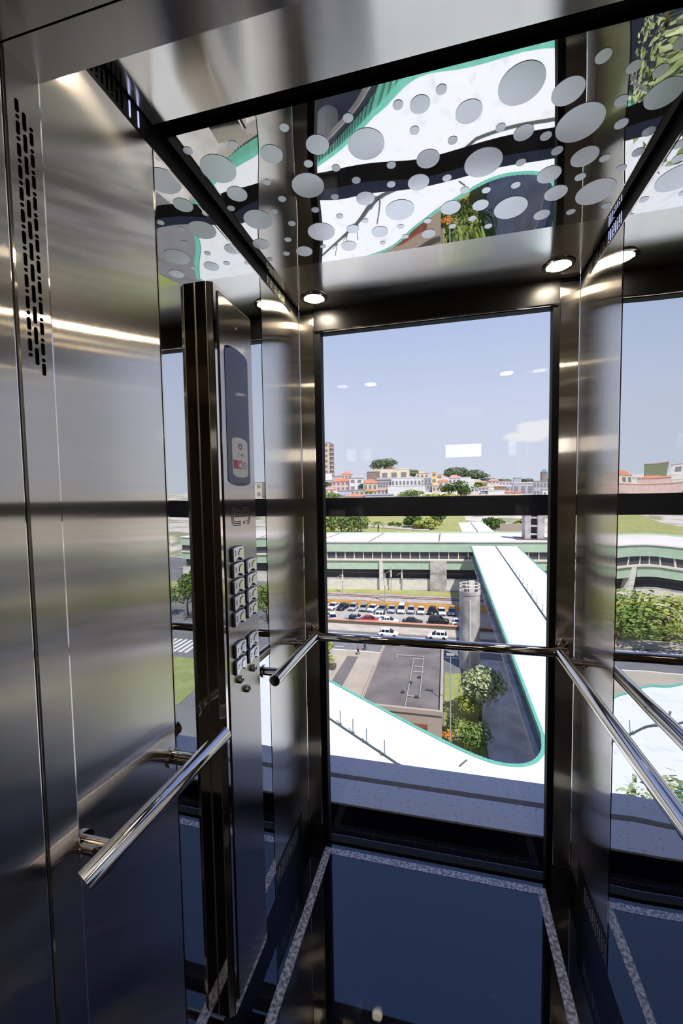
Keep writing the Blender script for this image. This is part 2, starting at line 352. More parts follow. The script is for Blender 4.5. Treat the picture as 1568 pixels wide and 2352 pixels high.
win = struct('window_1', MB().box(-.5365, WX0, YB-.001, YB+.04, 0, WZ1+.012).box(WX1, .4045, YB-.001, YB+.04, 0, WZ1+.012)
             .box(-.5365, .4045, YB+.004, YB+.04, WZ1, WZ1+.012).box(-.5365, .4045, YB+.004, YB+.04, 0, WZ0), M['gasket'])
MB().box(WX0-.01, WX1+.01, YB+.018, YB+.028, WZ0-.004, WZ1+.01).build('pane', M['pane'], win)
# front jambs and lintel of the door opening
JX = -.575
def jamb(sgn, X, name):
    xs = sorted((X, X-sgn*.16))
    o = struct(name, MB().box(xs[0], xs[1], .452, .506, 0, 2.20), M['steel'], bevel=.0035)
    MB().box(xs[0], xs[1], .16, .4495, 0, 2.20).build('outer_jamb', M['steel'], o, bevel=.002)
    return o
d1 = jamb(1, JX, 'trim_3'); d2 = jamb(-1, XR-.025, 'trim_4')
sl = MB()
def slot(yc, z0, z1, r=.0024):
    n = 8; pts = [(yc+r*math.cos(PI*k/n), z1-r+r*math.sin(PI*k/n)) for k in range(n+1)] + [(yc-r*math.cos(PI*k/n), z0+r-r*math.sin(PI*k/n)) for k in range(n+1)]
    sl.prism(pts, lambda a, b, t: (t, a, b), JX-.0005, JX+.0006)
P_ = .0293
for k in range(12):
    zt = 2.084-k*P_
    slot(.4690, zt-.0175, zt); slot(.4690, zt-.0255, zt-.0205)
    slot(.4785, zt-.0345, zt-.0105)
    slot(.4880, zt-.0275, zt-.0225); slot(.4880, zt-.047, zt-.0295)
sl.build('vent_slots', M['slot_dark'], d1)
ln = struct('trim_5', MB().box(-.75, .62, .452, .506, 2.138, 2.40), M['steel_top'])
MB().box(-.75, .62, .16, .4495, 2.138, 2.40).build('outer_lintel', M['steel_top'], ln)

# ceiling downlights
def downlight(x, y, label):
    t = thing('ceiling_downlight', label, 'lamp', (x, y, ZC), 'round spotlights in the lift ceiling')
    MB().lathe((x, y, ZC), [(.037, -.001), (.039, -.006), (.050, -.005), (.053, -.0005), (.053, .0), (.037, .0)], 40).build('trim_ring', M['chrome'], t, smooth=True)
    MB().lathe((x, y, ZC), [(.037, -.0035), (.037, -.001)], 36).build('lens', M['lamp'], t)
downlight(-.500, 1.553, 'lit round ceiling spotlight above the left corner of the window')
downlight(.374, 1.553, 'lit round ceiling spotlight above the right corner of the window')
downlight(-.500, .575, 'lit round ceiling spotlight at the front left behind the door lintel')
downlight(.374, .575, 'lit round ceiling spotlight at the front right behind the door lintel')

# ------------------------------------------------------------------ handrails
RZ, RR = .955, .0185
def flange(mb, p, axis): mb.lathe(p, [(.024, -.003), (.024, .003)], 24, axis)
def rail(label, a, b, brackets, caps=True, mitre=False):
    a = Vector(a); b = Vector(b); d = (b-a).normalized()
    t = thing('handrail', label, 'handrail', (a+b)/2)
    tb = MB().tube([a, b], RR, 32, cap=True)
    if mitre: tb.v[:32] = [(x, y-.38*(x-a.x)-.40*(z-a.z), z) for x, y, z in tb.v[:32]]      # sloping cut towards the wall
    tb.build('bar', M['chrome'], t, smooth=True)
    for e, s in ((a, -1), (b, 1)):
        if caps and not (mitre and s < 0): MB().tube([e+s*d*.0002, e+s*d*.0012], RR*.86, 24).build('end_cap', M['black_gloss'], t)
    for q, wv in brackets:
        q = Vector(q); k = MB().tube([q, wv], .0135, 20); o = k.build('bracket', M['chrome'], t, smooth=True)
        f = Vector(wv); n = (q-f).normalized()
        MB().tube([f, f+n*.005], .021, 24).build('flange', M['chrome'], o, smooth=True)
XRL, XRR, YRB = -.531, .403, 1.593
rail('polished handrail on the left wall in front of the button panel', (XRL, .470, RZ), (XRL, .866, RZ), [((XRL, .53, RZ-.004), (XL, .53, RZ-.004)), ((XRL, .765, RZ-.004), (XL, .765, RZ-.004))], mitre=True)
rail('short polished handrail stub on the left wall beside the window', (XRL, 1.165, RZ), (XRL, 1.573, RZ), [((XRL, 1.235, RZ-.004), (XL, 1.235, RZ-.004)), ((XRL, 1.535, RZ-.012), (XL, 1.535, RZ-.012))])
rail('long polished handrail running across the window', (-.560, YRB, RZ), (.432, YRB, RZ), [((-.515, YRB, RZ+.006), (-.56, YB, RZ+.012)), ((.395, YRB, RZ+.006), (.43, YB, RZ+.012))])
rail('polished handrail along the right wall', (XRR, .50, RZ), (XRR, 1.573, RZ), [((XRR, .6, RZ-.004), (XR, .6, RZ-.004)), ((XRR, 1.535, RZ-.012), (XR, 1.535, RZ-.012))])

# ------------------------------------------------------------------ control panel column
PX = -.551                                   # front face of the brushed plate
cop = thing('control_panel', 'tall steel lift button panel column standing against the left mirror', 'control panel', (XL, 1.0, 0))
HZ0, HZ1 = .135, 2.063
sec = [(XL, .909), (-.5690, .909), (-.5675, .9098), (-.5562, .9172), (-.5545, .9186), (-.5545, 1.113), (-.5565, 1.116), (XL, 1.116)]
MB().prism(sec, lambda a, b, t: (a, b, t), HZ0, HZ1).build('housing', M['bronze'], cop)
for ex, ey in ((XL+.0010, .9085), (-.5690, .9087)): MB().tube([(ex, ey, HZ0), (ex, ey, HZ1)], .0008, 8).build('edge_bead', M['bead'], cop, smooth=True)
MB().prism([(-.5678, .9088), (-.5564, .9163), (-.5569, .9175), (-.5683, .9100)], lambda a, b, t: (a, b, t), HZ0+.002, HZ1-.001).build('bevel_strip', M['steel_plate'], cop)
def plate_poly(y0, y1, z0, z1, r, n=5):
    pts = []
    for cx, cz, a0 in ((y1-r, z1-r, 0), (y0+r, z1-r, PI/2), (y0+r, z0+r, PI), (y1-r, z0+r, 1.5*PI)):
        for k in range(n+1): a = a0+PI/2*k/n; pts.append((cx+r*math.cos(a), cz+r*math.sin(a)))
    return pts
def onp(poly, x0, x1, mb=None): return (mb or MB()).prism(poly, lambda a, b, t: (t, a, b), x0, x1)
onp(plate_poly(.931, 1.1085, .158, 2.0515, .008), -.5545, -.553).build('plate_gap', M['black'], cop)
plate = onp(plate_poly(.9345, 1.106, .162, 2.0475, .008), -.553, PX).build('face_plate', M['steel_plate'], cop)
for z in (1.990, .2115):
    MB().lathe((PX, 1.0175, z), [(.0032, 0), (.0032, .0006), (.001, .0022)], 16, 'x').build('screw', M['chrome'], plate, smooth=True)
def lens_poly(y0, y1, zs0, zs1, bulge, n=16):
    c = (y0+y1)/2; hw = (y1-y0)/2
    top = [(c+hw*math.cos(PI*k/n), zs1+bulge*math.sin(PI*k/n)**.8) for k in range(n+1)]
    bot = [(c-hw*math.cos(PI*k/n), zs0-bulge*math.sin(PI*k/n)**.8) for k in range(n+1)]
    return top+bot
disp = onp(lens_poly(.9555, 1.0775, 1.585, 1.918, .017), PX, PX+.0012).build('display_window', M['dglass'], cop)
lab = onp(lens_poly(.978, 1.0635, 1.604, 1.686, .013), PX+.0012, PX+.0018).build('display_label', M['label'], cop)
X2 = PX+.0018
def ringarc(mb, c, r0_, r1_, a0, a1, n=18, x0=X2, x1=X2+.0004, sy=1, sz=1):
    pts = [(c[0]+sy*r1_*math.cos(a0+(a1-a0)*k/n), c[1]+sz*r1_*math.sin(a0+(a1-a0)*k/n)) for k in range(n+1)]
    pts += [(c[0]+sy*r0_*math.cos(a1-(a1-a0)*k/n), c[1]+sz*r0_*math.sin(a1-(a1-a0)*k/n)) for k in range(n+1)]
    onp(pts, x0, x1, mb)
em = MB(); ringarc(em, (1.022, 1.674), .0055, .012, -.7, PI+.7, sz=.85); ringarc(em, (1.022, 1.669), .001, .0035, 0, 2*PI-.01)
em.box(X2, X2+.0004, 1.008, 1.037, 1.6535, 1.6555); em.box(X2, X2+.0004, 1.024, 1.040, 1.6505, 1.6525)
em.build('emblem', M['lgrey'], lab)
k = MB(); k.box(X2, X2+.0004, .983, 1.006, 1.614, 1.637); k.build('red_square', M['red'], lab)
k = MB(); k.box(X2, X2+.0004, 1.008, 1.031, 1.614, 1.637); k.build('pink_square', M['pink'], lab)
k = onp([(1.0125, 1.618), (1.0265, 1.618), (1.0265, 1.626), (1.0195, 1.632), (1.0125, 1.626)], X2+.0004, X2+.0007); k.build('house_icon', M['label'], lab)
k = MB(); ringarc(k, (1.045, 1.6255), .0078, .0098, 0, 2*PI-.01); k.box(X2, X2+.0004, 1.0443, 1.0457, 1.6255, 1.6325); k.box(X2, X2+.0004, 1.045, 1.050, 1.6248, 1.6262); k.build('clock_icon', M['lgrey'], lab)
# engraved loudspeaker slots: two open brackets
g = MB(); c = (1.0195, 1.4845)
def bracket_line(off, flip):
    hw, hh, r = .052-off, .0235-off, .016-off*.5
    s = 1 if not flip else -1; w_ = .0011
    path = [(-hw+.026-off*.4, hh-.004 if False else hh*.75)]
    pts = []
    # corner pieces: short top end, left side, long bottom
    pts.append((-hw*.62, hh))
    for q in range(7): a = PI/2+PI/2*q/6; pts.append((-hw+r+r*math.cos(a), hh-r+r*math.sin(a)))
    for q in range(7): a = PI+PI/2*q/6; pts.append((-hw+r+r*math.cos(a), -hh+r+r*math.sin(a)))
    pts.append((-.004, -hh))
    P3 = [Vector((0, c[0]+s*p[0], c[1]+s*p[1])) for p in pts]
    for i in range(len(P3)-1):
        d = (P3[i+1]-P3[i]); n_ = Vector((0, -d.z, d.y)).normalized()*w_
        q4 = [(p.y, p.z) for p in (P3[i]+n_, P3[i]-n_, P3[i+1]-n_, P3[i+1]+n_)]
        onp(q4, PX, PX+.0003, g)
for off in (0, .0048, .0096):
    for flip in (False, True): bracket_line(off, flip)
g.box(PX, PX+.0003, .985, 1.052, 1.483, 1.4865)
g.box(PX, PX+.0003, 1.000, 1.003, 1.497, 1.506); g.box(PX, PX+.0003, 1.006, 1.009, 1.497, 1.506); g.box(PX, PX+.0003, 1.031, 1.034, 1.463, 1.471); g.box(PX, PX+.0003, 1.037, 1.04, 1.463, 1.471)
g.build('speaker_slots', M['btn_dk'], plate)
# buttons
def button(yc, zc, mark, lensm, lit=False):
    hw, hh = .0268, .0183; n = 10; pts = []
    for q in range(5): a = PI/2*q/4; pts.append((hw-.006+.006*math.cos(a), hh-.006+.006*math.sin(a)))
    pts.append((0, hh+.0022))
    for q in range(5): a = PI/2+PI/2*q/4; pts.append((-hw+.006+.006*math.cos(a), hh-.006+.006*math.sin(a)))
    pts.append((-hw, -hh+.004)); pts.append((-hw+.003, -hh))
    for q in range(n+1): a = q/n; pts.append((-hw+.0075+a*(2*hw-.013), -hh+.0100*math.sin(PI*a)**.8))
    pts.append((hw-.003, -hh)); pts.append((hw, -hh+.004))
    P = [(yc+p, zc+q) for p, q in pts]
    base = [(yc+p*1.08, zc+q*1.10) for p, q in pts]
    bt = onp(P, PX, PX+.0085).build('button', M['btn'], plate)
    onp(base, PX, PX+.0025).build('button_bezel', M['btn_dk'], bt)
    X3 = PX+.0085
    onp([(yc+.001, zc-.0042), (yc+.019, zc-.0060), (yc+.019, zc+.011), (yc+.006, zc+.0095), (yc+.001, zc+.004)], X3, X3+.0006).build('lens', lensm, bt)
    l = MB()
    for p, q in (((-.0004, -.0042), (-.0004, .005)), ((-.0004, .005), (.006, .0112)), ((.006, .0112), (.017, .0132))):
        p = Vector((0, yc+p[0], zc+p[1])); q = Vector((0, yc+q[0], zc+q[1])); d = q-p; n_ = Vector((0, -d.z, d.y)).normalized()*.0009
        onp([(v.y, v.z) for v in (p+n_, p-n_, q-n_, q+n_)], X3, X3+.0009, l)
    l.build('lens_rim', M['btn_dk'], bt)
    k = MB()
    for i, (dy, dz) in enumerate(mark):
        k.box(X3, X3+.0005, yc-.0195+dy*.8, yc-.0168+dy*.8, zc-.0055+dz*1.1, zc-.0008+dz*1.1)
    k.build('raised_mark', M['btn_dk'], bt)
marks = [[(0, .001), (.003, .006), (0, .011)], [(0, .001), (.0025, .0055), (0, .010)], [(.002, .001), (0, .0055), (.002, .010)], [(0, .001), (0, .006), (0, .010)], [(0, 0), (.002, .004), (0, .010)]]
for i, z in enumerate((1.3845, 1.3412, 1.2975, 1.2535, 1.2100)): button(.985, z, marks[i], M['lens'])
for i, z in enumerate((1.3412, 1.2987, 1.2560, 1.2130)): button(1.0595, z, marks[(i+2) % 5], M['lens'])
M['lens_pale'] = polished('pale_lens', (226, 224, 230), .4); M['lens_white'] = polished('white_lens', (255, 254, 246), .3)
for y, z, lm in ((.985, 1.1245, 'lens_pale'), (.985, 1.0785, 'lens_white'), (1.0595, 1.1250, 'lens_pale'), (1.0595, 1.0815, 'lens_pale')): button(y, z, [(0, .002), (.002, .008)], M[lm])
for y, z in ((1.0604, 1.0387), (.9832, 1.0385), (1.0205, .9955)):
    o = MB().lathe((PX, y, z), [(.0105, 0), (.0105, .006), (.0085, .010), (.004, .0115), (.004, .009)], 28, 'x').build('key_switch', M['chrome'], plate, smooth=True)
    MB().box(PX+.0092, PX+.0118, y-.0006, y+.0006, z-.003, z+.003).build('key_slot', M['btn_dk'], o)

# ------------------------------------------------------------------ landing behind the camera
struct('wall_front', MB().box(-1.6, 1.6, -2.5, -2.4, 0, 2.7), M['beige'])
struct('wall_landing_left', MB().box(-1.7, -1.6, -2.5, .16, 0, 2.7), M['beige'])
struct('wall_landing_right', MB().box(1.6, 1.7, -2.5, .16, 0, 2.7), M['beige'])
struct('floor_landing', MB().box(-1.6, 1.6, -2.4, -.002, -.1, 0), M['pave_dk'])
struct('ceiling_landing', MB().box(-1.6, 1.6, -2.4, .155, 2.6, 2.7), M['beige'])
struct('wall_portal', MB().box(-1.6, -.76, .155, .25, 0, 2.7).box(.63, 1.6, .155, .25, 0, 2.7).box(-.76, .63, .155, .25, 2.41, 2.7), M['beige'])
lb = thing('landing_lamp', 'bright rectangular wall lamp on the landing, seen mirrored in the window glass', 'lamp', (.25, -2.4, 2.2))
a = gy(1023, 1022, 5.715); b = gy(1105, 1048, 5.715)
MB().box(a.x-.02, b.x+.02, -2.4, -2.385, b.z-.02, a.z+.02).build('lamp_frame', M['black'], lb)
MB().box(a.x, b.x, -2.385, -2.375, b.z, a.z).build('diffuser', M['lobby_lamp'], lb)
lc = thing('fill_lamp', 'added round fill lamp on the landing ceiling behind the viewer', 'lamp', (-1.38, -.9, 2.6))  # added fill lamp, brightens faces turned towards the camera
M['lobby_fill'] = emis('landing_fill_lamp', (255, 226, 190), 12)
MB().lathe((-1.38, -.9, 2.6), [(.16, 0), (.16, -.02), (.15, -.04), (.05, -.05)], 32).build('diffuser', M['lobby_fill'], lc)
# ------------------------------------------------------------------ shaft structure outside the glass
struct('wall_shaft_right', MB().box(1.25, 1.5, -.5, 2.25, -26, 8), M['shaft'])
struct('wall_shaft_left', MB().box(-1.6, -1.35, -.5, 2.25, -26, 8), M['shaft'])
struct('ceiling_shaft', MB().box(-1.35, 1.25, -.5, 1.72, 2.6, 2.9), M['shaft'])
sb = MB().box(-1.35, 1.25, 2.068, 2.146, 1.4385, 1.5365).build('shaft_beam', M['beam'], loc=(0, 2.1, 1.4385), bevel=.002)
tag(sb, 'dark horizontal steel beam crossing outside the window at eye level', 'beam')
lg = thing('window_ledge', 'grey weathered metal ledge just outside the window foot', 'ledge', (0, 1.9, -.2))
MB().box(-1.35, 1.25, 1.893, 2.068, -.2, -.002).build('inner_ledge', M['ledge'], lg)
MB().box(-1.35, 1.25, 2.099, 2.247, -.2, .002).build('outer_ledge', M['ledge'], lg)
MB().box(-1.35, 1.25, 2.068, 2.099, -.2, -.11).build('groove', M['matte'], lg)
MB().box(-1.35, 1.25, 1.705, 1.893, -.2, -.012).build('sill_plate', M['matte'], lg)

# ------------------------------------------------------------------ the place outside
G = -25.5
def zone(name, x0, x1, y0, y1, m, h=.02): return struct(name, MB().box(x0, x1, y0, y1, G-.3, G+h), m)
zone('ground', -400, 400, -80, 171, M['asphalt'], 0)
zone('railway_bed', -120, 140, 99.3, 113, M['ballast'], .05)
zone('grass_verge', -120, 140, 113, 118.6, M['grass'], .10)
zone('parking_lot', -32, 30, 84.6, 99.2, M['lot'], .04)
zone('sidewalk', -60, 30, 79.6, 84.0, M['pave'], .12)
zone('plaza', -60, -9.4, 38, 69.0, M['plaza'], .06)
zone('lawn', -.25, 4.2, 38.5, 63, M['lawn'], .06)
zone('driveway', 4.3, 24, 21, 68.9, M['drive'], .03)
zone('grass_field', 34, 140, 20, 60, M['lawn'], .05)
zone('grass_strip', -120, -32, 84.2, 99.2, M['grass'], .05)
p0 = gz(823, 1503, G); p1 = gz(785, 1552, G)
struct('paving_strip', MB().prism([(p0.x-1.7, 66.5), (p0.x+.2, 66.5), (p1.x+1.0, 44), (p1.x-1.0, 44)], lambda a, b, t: (a, b, t), G, G+.075), M['pave_dk'])
ml = MB(); ml.box(-60, 30, 69.0, 69.25, G, G+.1); ml.box(-60, 30, 77.9, 78.15, G, G+.025)
for a, b in ((gz(770, 1484, G), gz(790, 1484, G)), (gz(772, 1497, G), gz(788, 1497, G))): ml.box(a.x, b.x, a.y-.1, a.y+.1, G, G+.03)
for k in range(-4, 3): ml.box(k*6.5, k*6.5+2.6, 73.6, 73.75, G, G+.025)
struct('road_markings', ml, M['white'])
cw = MB()
for k in range(6): cw.box(44+k*1.3, 44.7+k*1.3, 62, 68, G, G+.03)
struct('crosswalk', cw, M['white'])

# rails
for i, y in enumerate((102.4, 104.0, 108.6, 110.2)):
    o = MB().box(-110, 130, y-.05, y+.05, G+.05, G+.22).build('railway_rail', M['rust'], loc=(0, y, G))
    tag(o, ['nearest rusty rail of the railway beside the yellow wall', 'second rusty railway rail from the yellow wall', 'third rusty railway rail from the yellow wall', 'rusty railway rail closest to the grass verge of the station'][i], 'rail', 'railway rails')
o = MB().box(-34, 30, 98.9, 99.3, G, G+1.35).build('boundary_wall', M['yellow'], loc=(0, 99, G)); tag(o, 'long yellow wall behind the parked cars', 'wall')
kw = thing('retaining_wall', 'low dark wall with coral top between car park and street', 'wall', (0, 84.3, G))
MB().box(-32, 30, 84.1, 84.5, G, G+.75).build('wall_face', M['wall_dk'], kw); MB().box(-32, 30, 84.0, 84.7, G+.75, G+.95).build('coping', M['coral'], kw)

# ---- railway station
def Y0(u): return 118.8+.10*(u+15.6)
def stp(mb, u0_, u1_, v0, v1, z0, z1, n=1):
    for k in range(n):
        a = u0_+(u1_-u0_)*k/n; b = u0_+(u1_-u0_)*(k+1)/n
        vs_ = [(x, Y0(x)+v, G+z) for z in (z0, z1) for v in (v0, v1) for x in (a, b)]
        mb.add(vs_, [(0, 2, 3, 1), (4, 5, 7, 6), (0, 1, 5, 4), (2, 6, 7, 3), (0, 4, 6, 2), (1, 3, 7, 5)])
    return mb
sta = thing('railway_station', 'long pale green railway station building with white roof', 'station', (-15, 120, G))
U0, U1 = -100, 95
stp(MB(), U0, U1, 0, 26, 0, 3.1).build('base_wall', M['conc'], sta)
stp(MB(), U0, U1, -.02, .3, 3.1, 3.5).build('wall_cap', M['conc_dk'], sta)
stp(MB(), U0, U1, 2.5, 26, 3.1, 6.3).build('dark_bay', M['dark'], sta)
stp(MB(), U0, U1, -.5, 3, 6.25, 8.85).build('lower_cladding', M['green'], sta)
stp(MB(), U0, U1, -.9, 3, 8.85, 9.35).build('ledge', M['cream'], sta)
stp(MB(), U0, U1, 0, 26, 9.35, 11.5).build('window_band', M['dkglass'], sta)
stp(MB(), U0, U1, -.7, 3, 11.5, 14.3).build('upper_cladding', M['green'], sta)
stp(MB(), U0, U1, -1.0, 27, 14.3, 14.6).build('roof', M['sroof'], sta)
for u in (-74, -38, -22, -2, 40, 60): stp(MB(), u-.15, u+.15, -.9, 26.8, 14.6, 14.68).build('roof_seam', M['rust'], sta)
fe = stp(MB(), U0, U1, 26.6, 27.1, 14.3, 15.1).build('roof_parapet', M['green'], sta)
u = -68.0
while u < 40:
    stp(MB(), u-.13, u+.13, -.25, 0, 9.35, 11.5).build('mullion', M['cream'], sta); u += 2.75
for a, b, m in ((-4.5, .2, 'conc_dk'), (-19.2, -18.2, 'conc'), (-45, -44, 'conc'), (28, 29, 'conc')): stp(MB(), a, b, -1.1, 2.6, 0, 8.8).build('pillar', M[m], sta)
ct = thing('roof_tower', 'grey concrete stair tower standing on the station roof', 'tower', (27.3, 127, G+14.6))
a = gy(1205, 1236, 126); b = gy(1250, 1236, 126)
MB().box(a.x, a.x+1.6, 126, 131, G+14.6, 1.35).build('left_pier', M['conc_dk'], ct); MB().box(a.x+3.4, b.x, 126, 131, G+14.6, 1.35).build('right_pier', M['conc_dk'], ct)
MB().box(a.x+1.6, a.x+3.4, 127.5, 130, G+14.6, 1.35).build('back_wall', M['dark'], ct)
for k in range(4): MB().box(a.x+1.6, a.x+3.4, 126.2, 127.5, G+16.0+k*2.4, G+16.5+k*2.4).build('landing_slab', M['conc_dk'], ct)
MB().box(a.x-2.2, b.x+3.5, 125.2, 132, G+14.62, G+14.9).build('base_slab', M['wall_dk'], ct)
# second walkway roof beyond the station
q = [gz(1052, 1200, -11.3), gz(1079, 1200, -11.3), gz(1081, 1200, -11.3), gz(1109, 1200, -11.3), gz(1141, 1226, -11.3), gz(1102, 1226, -11.3), gz(1099, 1226, -11.3), gz(1063, 1226, -11.3)]
fr = thing('walkway_roof', 'far white walkway roof continuing beyond the station', 'roof', (q[0].x, q[0].y, -11.5))
for pts in ((q[0], q[1], q[6], q[7]), (q[2], q[3], q[4], q[5])): MB().prism([(p.x, p.y) for p in pts], lambda a, b, t: (a, b, t), -11.6, -11.3).build('roof_half', M['roofw'], fr)
MB().box(q[0].x+1.5, q[3].x-3, q[7].y+2, q[0].y-2, G+2, -11.6).build('walkway_body', M['dark'], fr)

# catenary masts
for i, (px, yt, yb) in enumerate(((787, 1309, 1362), (884, 1317, 1382), (898, 1300, 1357), (923, 1305, 1356))):
    p = gz(px, yb, G); t_ = gy(px, yt, p.y)
    o = thing('catenary_mast', ['thin railway mast at the left end of the tracks', 'thin railway mast in front of the narrow station pillar', 'tallest thin railway mast right of the narrow station pillar', 'thin white topped railway mast left of the wide concrete pillar'][i], 'mast', p, 'railway masts')
    MB().tube([p, (p.x, p.y, t_.z)], .14, 8).build('pole', M['pipe'], o)
    MB().tube([(p.x-.1, p.y, t_.z-1.2), (p.x-1.6, p.y-.1, t_.z-2.2)], .07, 6).build('arm', M['pipe'], o)
    MB().tube([(p.x, p.y-.2, t_.z-3.2), (p.x, p.y-.2, t_.z-1.4)], .26, 8).build('insulator', M['cream'], o)
wz = gz(787, 1362, G)
wo = MB()
for dz in (7.0, 5.6): wo.tube([(-100, 108, G+dz), (-30, 109, G+dz-.25), (30, 111, G+dz), (90, 113, G+dz)], .035, 5)
tag(wo.build('overhead_wire', M['dark'], loc=(0, 110, G+6)), 'thin overhead wires strung between the railway masts', 'wire')

# ---- white bridge roof (plateau + sloping branch)
ZR = -16.1
def zr(y): return ZR+max(0, y-31.4)*.0458
far_edge = [(-34, 53.0), (-11.7, 37.5), (-2.45, 30.8), (.5, 28.8), (2.18, 27.85), (3.4, 27.45), (4.63, 27.5), (5.5, 27.95), (6.15, 28.75), (6.6, 29.8), (6.9, 31.4)]
def catmull(P, n=6):
    out = []
    for i in range(len(P)-1):
        a = Vector(P[max(i-1, 0)]); b = Vector(P[i]); c_ = Vector(P[i+1]); d = Vector(P[min(i+2, len(P)-1)])
        for k in range(n):
            s = k/n; out.append(.5*((2*b)+(c_-a)*s+(2*a-5*b+4*c_-d)*s*s+(3*b-a-3*c_+d)*s**3))
    out.append(Vector(P[-1])); return out
near_edge = [(-34, 41.8), (-3.3, 20.6), (-.5, 20.1), (4.2, 20.0), (9.5, 21.2), (14.5, 24.4), (19.3, 31.4)]
FE = [Vector(far_edge[0])] + catmull([Vector(p) for p in far_edge[1:]], 5); NE = [Vector(near_edge[0])] + catmull([Vector(p) for p in near_edge[1:]], 6)
def poly3(pts, zf, th):
    """filled slab from an outline"""
    bm = bmesh.new(); vs_ = [bm.verts.new((p.x, p.y, zf(p.y))) for p in pts]; f = bm.faces.new(vs_)
    bmesh.ops.triangulate(bm, faces=[f]); mb = MB(); bm.verts.index_update()
    n = len(pts); base = [(v.co.x, v.co.y, v.co.z) for v in bm.verts]
    tris = [tuple(v.index for v in f.verts) for f in bm.faces]; bm.free()
    mb.add(base+[(x, y, z-th) for x, y, z in base], tris+[tuple(n+i for i in reversed(t_)) for t_ in tris]+[(i, (i+1) % n, n+(i+1) % n, n+i) for i in range(n)])
    return mb
br = thing('footbridge', 'white footbridge roof with teal edge curving from the station towards the viewer', 'bridge', (5, 30, G))
poly3(NE+list(reversed(FE)), lambda y: ZR, .3).build('plateau_roof', M['roofw'], br)
SB = [Vector((6.9, 31.4)), Vector((19.3, 31.4)), Vector((19.3, 119.6)), Vector((6.9, 119.2))]
poly3(SB, zr, .3).build('branch_roof', M['roofw'], br)
def fascia(line, zf, side, name, rib=True):
    """teal lip and ribbed face following an edge; side=+1 puts it left of the travel direction"""
    pts = []; acc = 0
    L = [Vector((p[0], p[1])) for p in line]
    dense = []
    for a, b in zip(L, L[1:]):
        d = (b-a).length; n = max(1, int(d/.11)) if rib else max(1, int(d/4))
        for k in range(n): dense.append(a+(b-a)*k/n)
    dense.append(L[-1]); rows = []
    for i, p in enumerate(dense):
        d = (dense[min(i+1, len(dense)-1)]-dense[max(i-1, 0)]).normalized(); nrm = Vector((-d.y, d.x))*side
        o_ = .05 if (rib and i % 2) else .0
        z = zf(p.y); a = p-nrm*.18; b = p+nrm*(.07+o_); c_ = p+nrm*(.02+o_)
        rows.append([(a.x, a.y, z+.012), (a.x, a.y, z+.07), (b.x, b.y, z+.06), (b.x, b.y, z-.10), (c_.x, c_.y, z-.55), (a.x, a.y, z-.55)])
    return MB().ring(rows).build(name, M['teal'], br)
fascia([tuple(p) for p in FE], lambda y: ZR, 1, 'teal_edge')
fascia([(6.9, 31.4), (6.9, 119)], zr, 1, 'teal_edge', False)
fascia([tuple(p) for p in NE], lambda y: ZR, -1, 'teal_edge')
fascia([(19.3, 31.4), (19.3, 119)], zr, -1, 'teal_edge', False)
def skirt(line, zf, side, inset, h, name, m):
    L = [Vector((p[0], p[1])) for p in line]; rows = []
    for i, p in enumerate(L):
        d = (L[min(i+1, len(L)-1)]-L[max(i-1, 0)]).normalized(); nrm = Vector((-d.y, d.x))*side
        a = p-nrm*inset; b = p-nrm*(inset+.15); z = zf(p.y)
        rows.append([(a.x, a.y, z-.3), (a.x, a.y, z-h), (b.x, b.y, z-h), (b.x, b.y, z-.3)])
    return MB().ring(rows).build(name, m, br)
skirt([tuple(p) for p in FE], lambda y: ZR, 1, .45, 3.2, 'side_glazing', M['bglass']); skirt([(6.9, 31.4), (6.9, 119)], zr, 1, .45, 3.2, 'side_glazing', M['bglass'])
skirt([tuple(p) for p in NE], lambda y: ZR, -1, .45, 1.1, 'side_glazing', M['bglass']); skirt([(19.3, 31.4), (19.3, 119)], zr, -1, .45, 3.2, 'side_glazing', M['bglass'])
poly3([p for p in NE]+list(reversed(FE)), lambda y: ZR-1.1, .4).build('deck_slab', M['conc_dk'], br); poly3(SB, lambda y: zr(y)-3.2, .5).build('deck_slab', M['conc_dk'], br)
for x, y in ((12, 40), (12, 64), (12, 92), (-8, 29.5), (5, 24.5), (-22, 39)): MB().tube([(x, y, G), (x, y, zr(y)-3.6 if x > 10 else ZR-3.6)], .8, 16).build('column', M['conc'], br)
cn = thing('canopy', 'low white canopy roof at the foot of the tower, mirrored in the lift ceiling', 'canopy', (12, 12, G))
MB().box(-3.2, 30, 3.2, 19.9, -19.7, -19.45).build('canopy_roof', M['roofw'], cn)
for x in (-2, 8, 20): MB().tube([(x, 17.5, G), (x, 17.5, -19.7)], .25, 12).build('column', M['conc'], cn)
# gutters and the row of small posts
def gut(line, zf, w_=.13):
    L = [Vector(p) for p in line]; rows = []
    for i, p in enumerate(L):
        d = (L[min(i+1, len(L)-1)]-L[max(i-1, 0)]).normalized(); n_ = Vector((-d.y, d.x)); z = zf(p.y)
        a = p+n_*w_; b = p-n_*w_; rows.append([(a.x, a.y, z+.01), (a.x, a.y, z+.05), (b.x, b.y, z+.05), (b.x, b.y, z+.01)])
    return MB().ring(rows).build('gutter', M['gutter'], br)
gut([(-34, 48.3), (-9.59, 30.72), (-3.22, 26.0), (1.5, 23.4), (6, 23.2), (10.5, 25.6), (12.9, 31.4)], lambda y: ZR, .09)
gut([(12.9, 31.4), (13.5, 119)], zr, .14)
pp = MB().tube([(0, 0, 0), (0, 0, 1.08)], .036, 6).box(-.28, .12, -.09, .09, 0, .03).build('roof_post', M['post'])
posts = []
for px, py in ((776, 1665), (805, 1685), (836, 1708), (877, 1737)): p = gz(px, py, ZR+.02); posts.append((p.x+.15, p.y+.15, ZR))
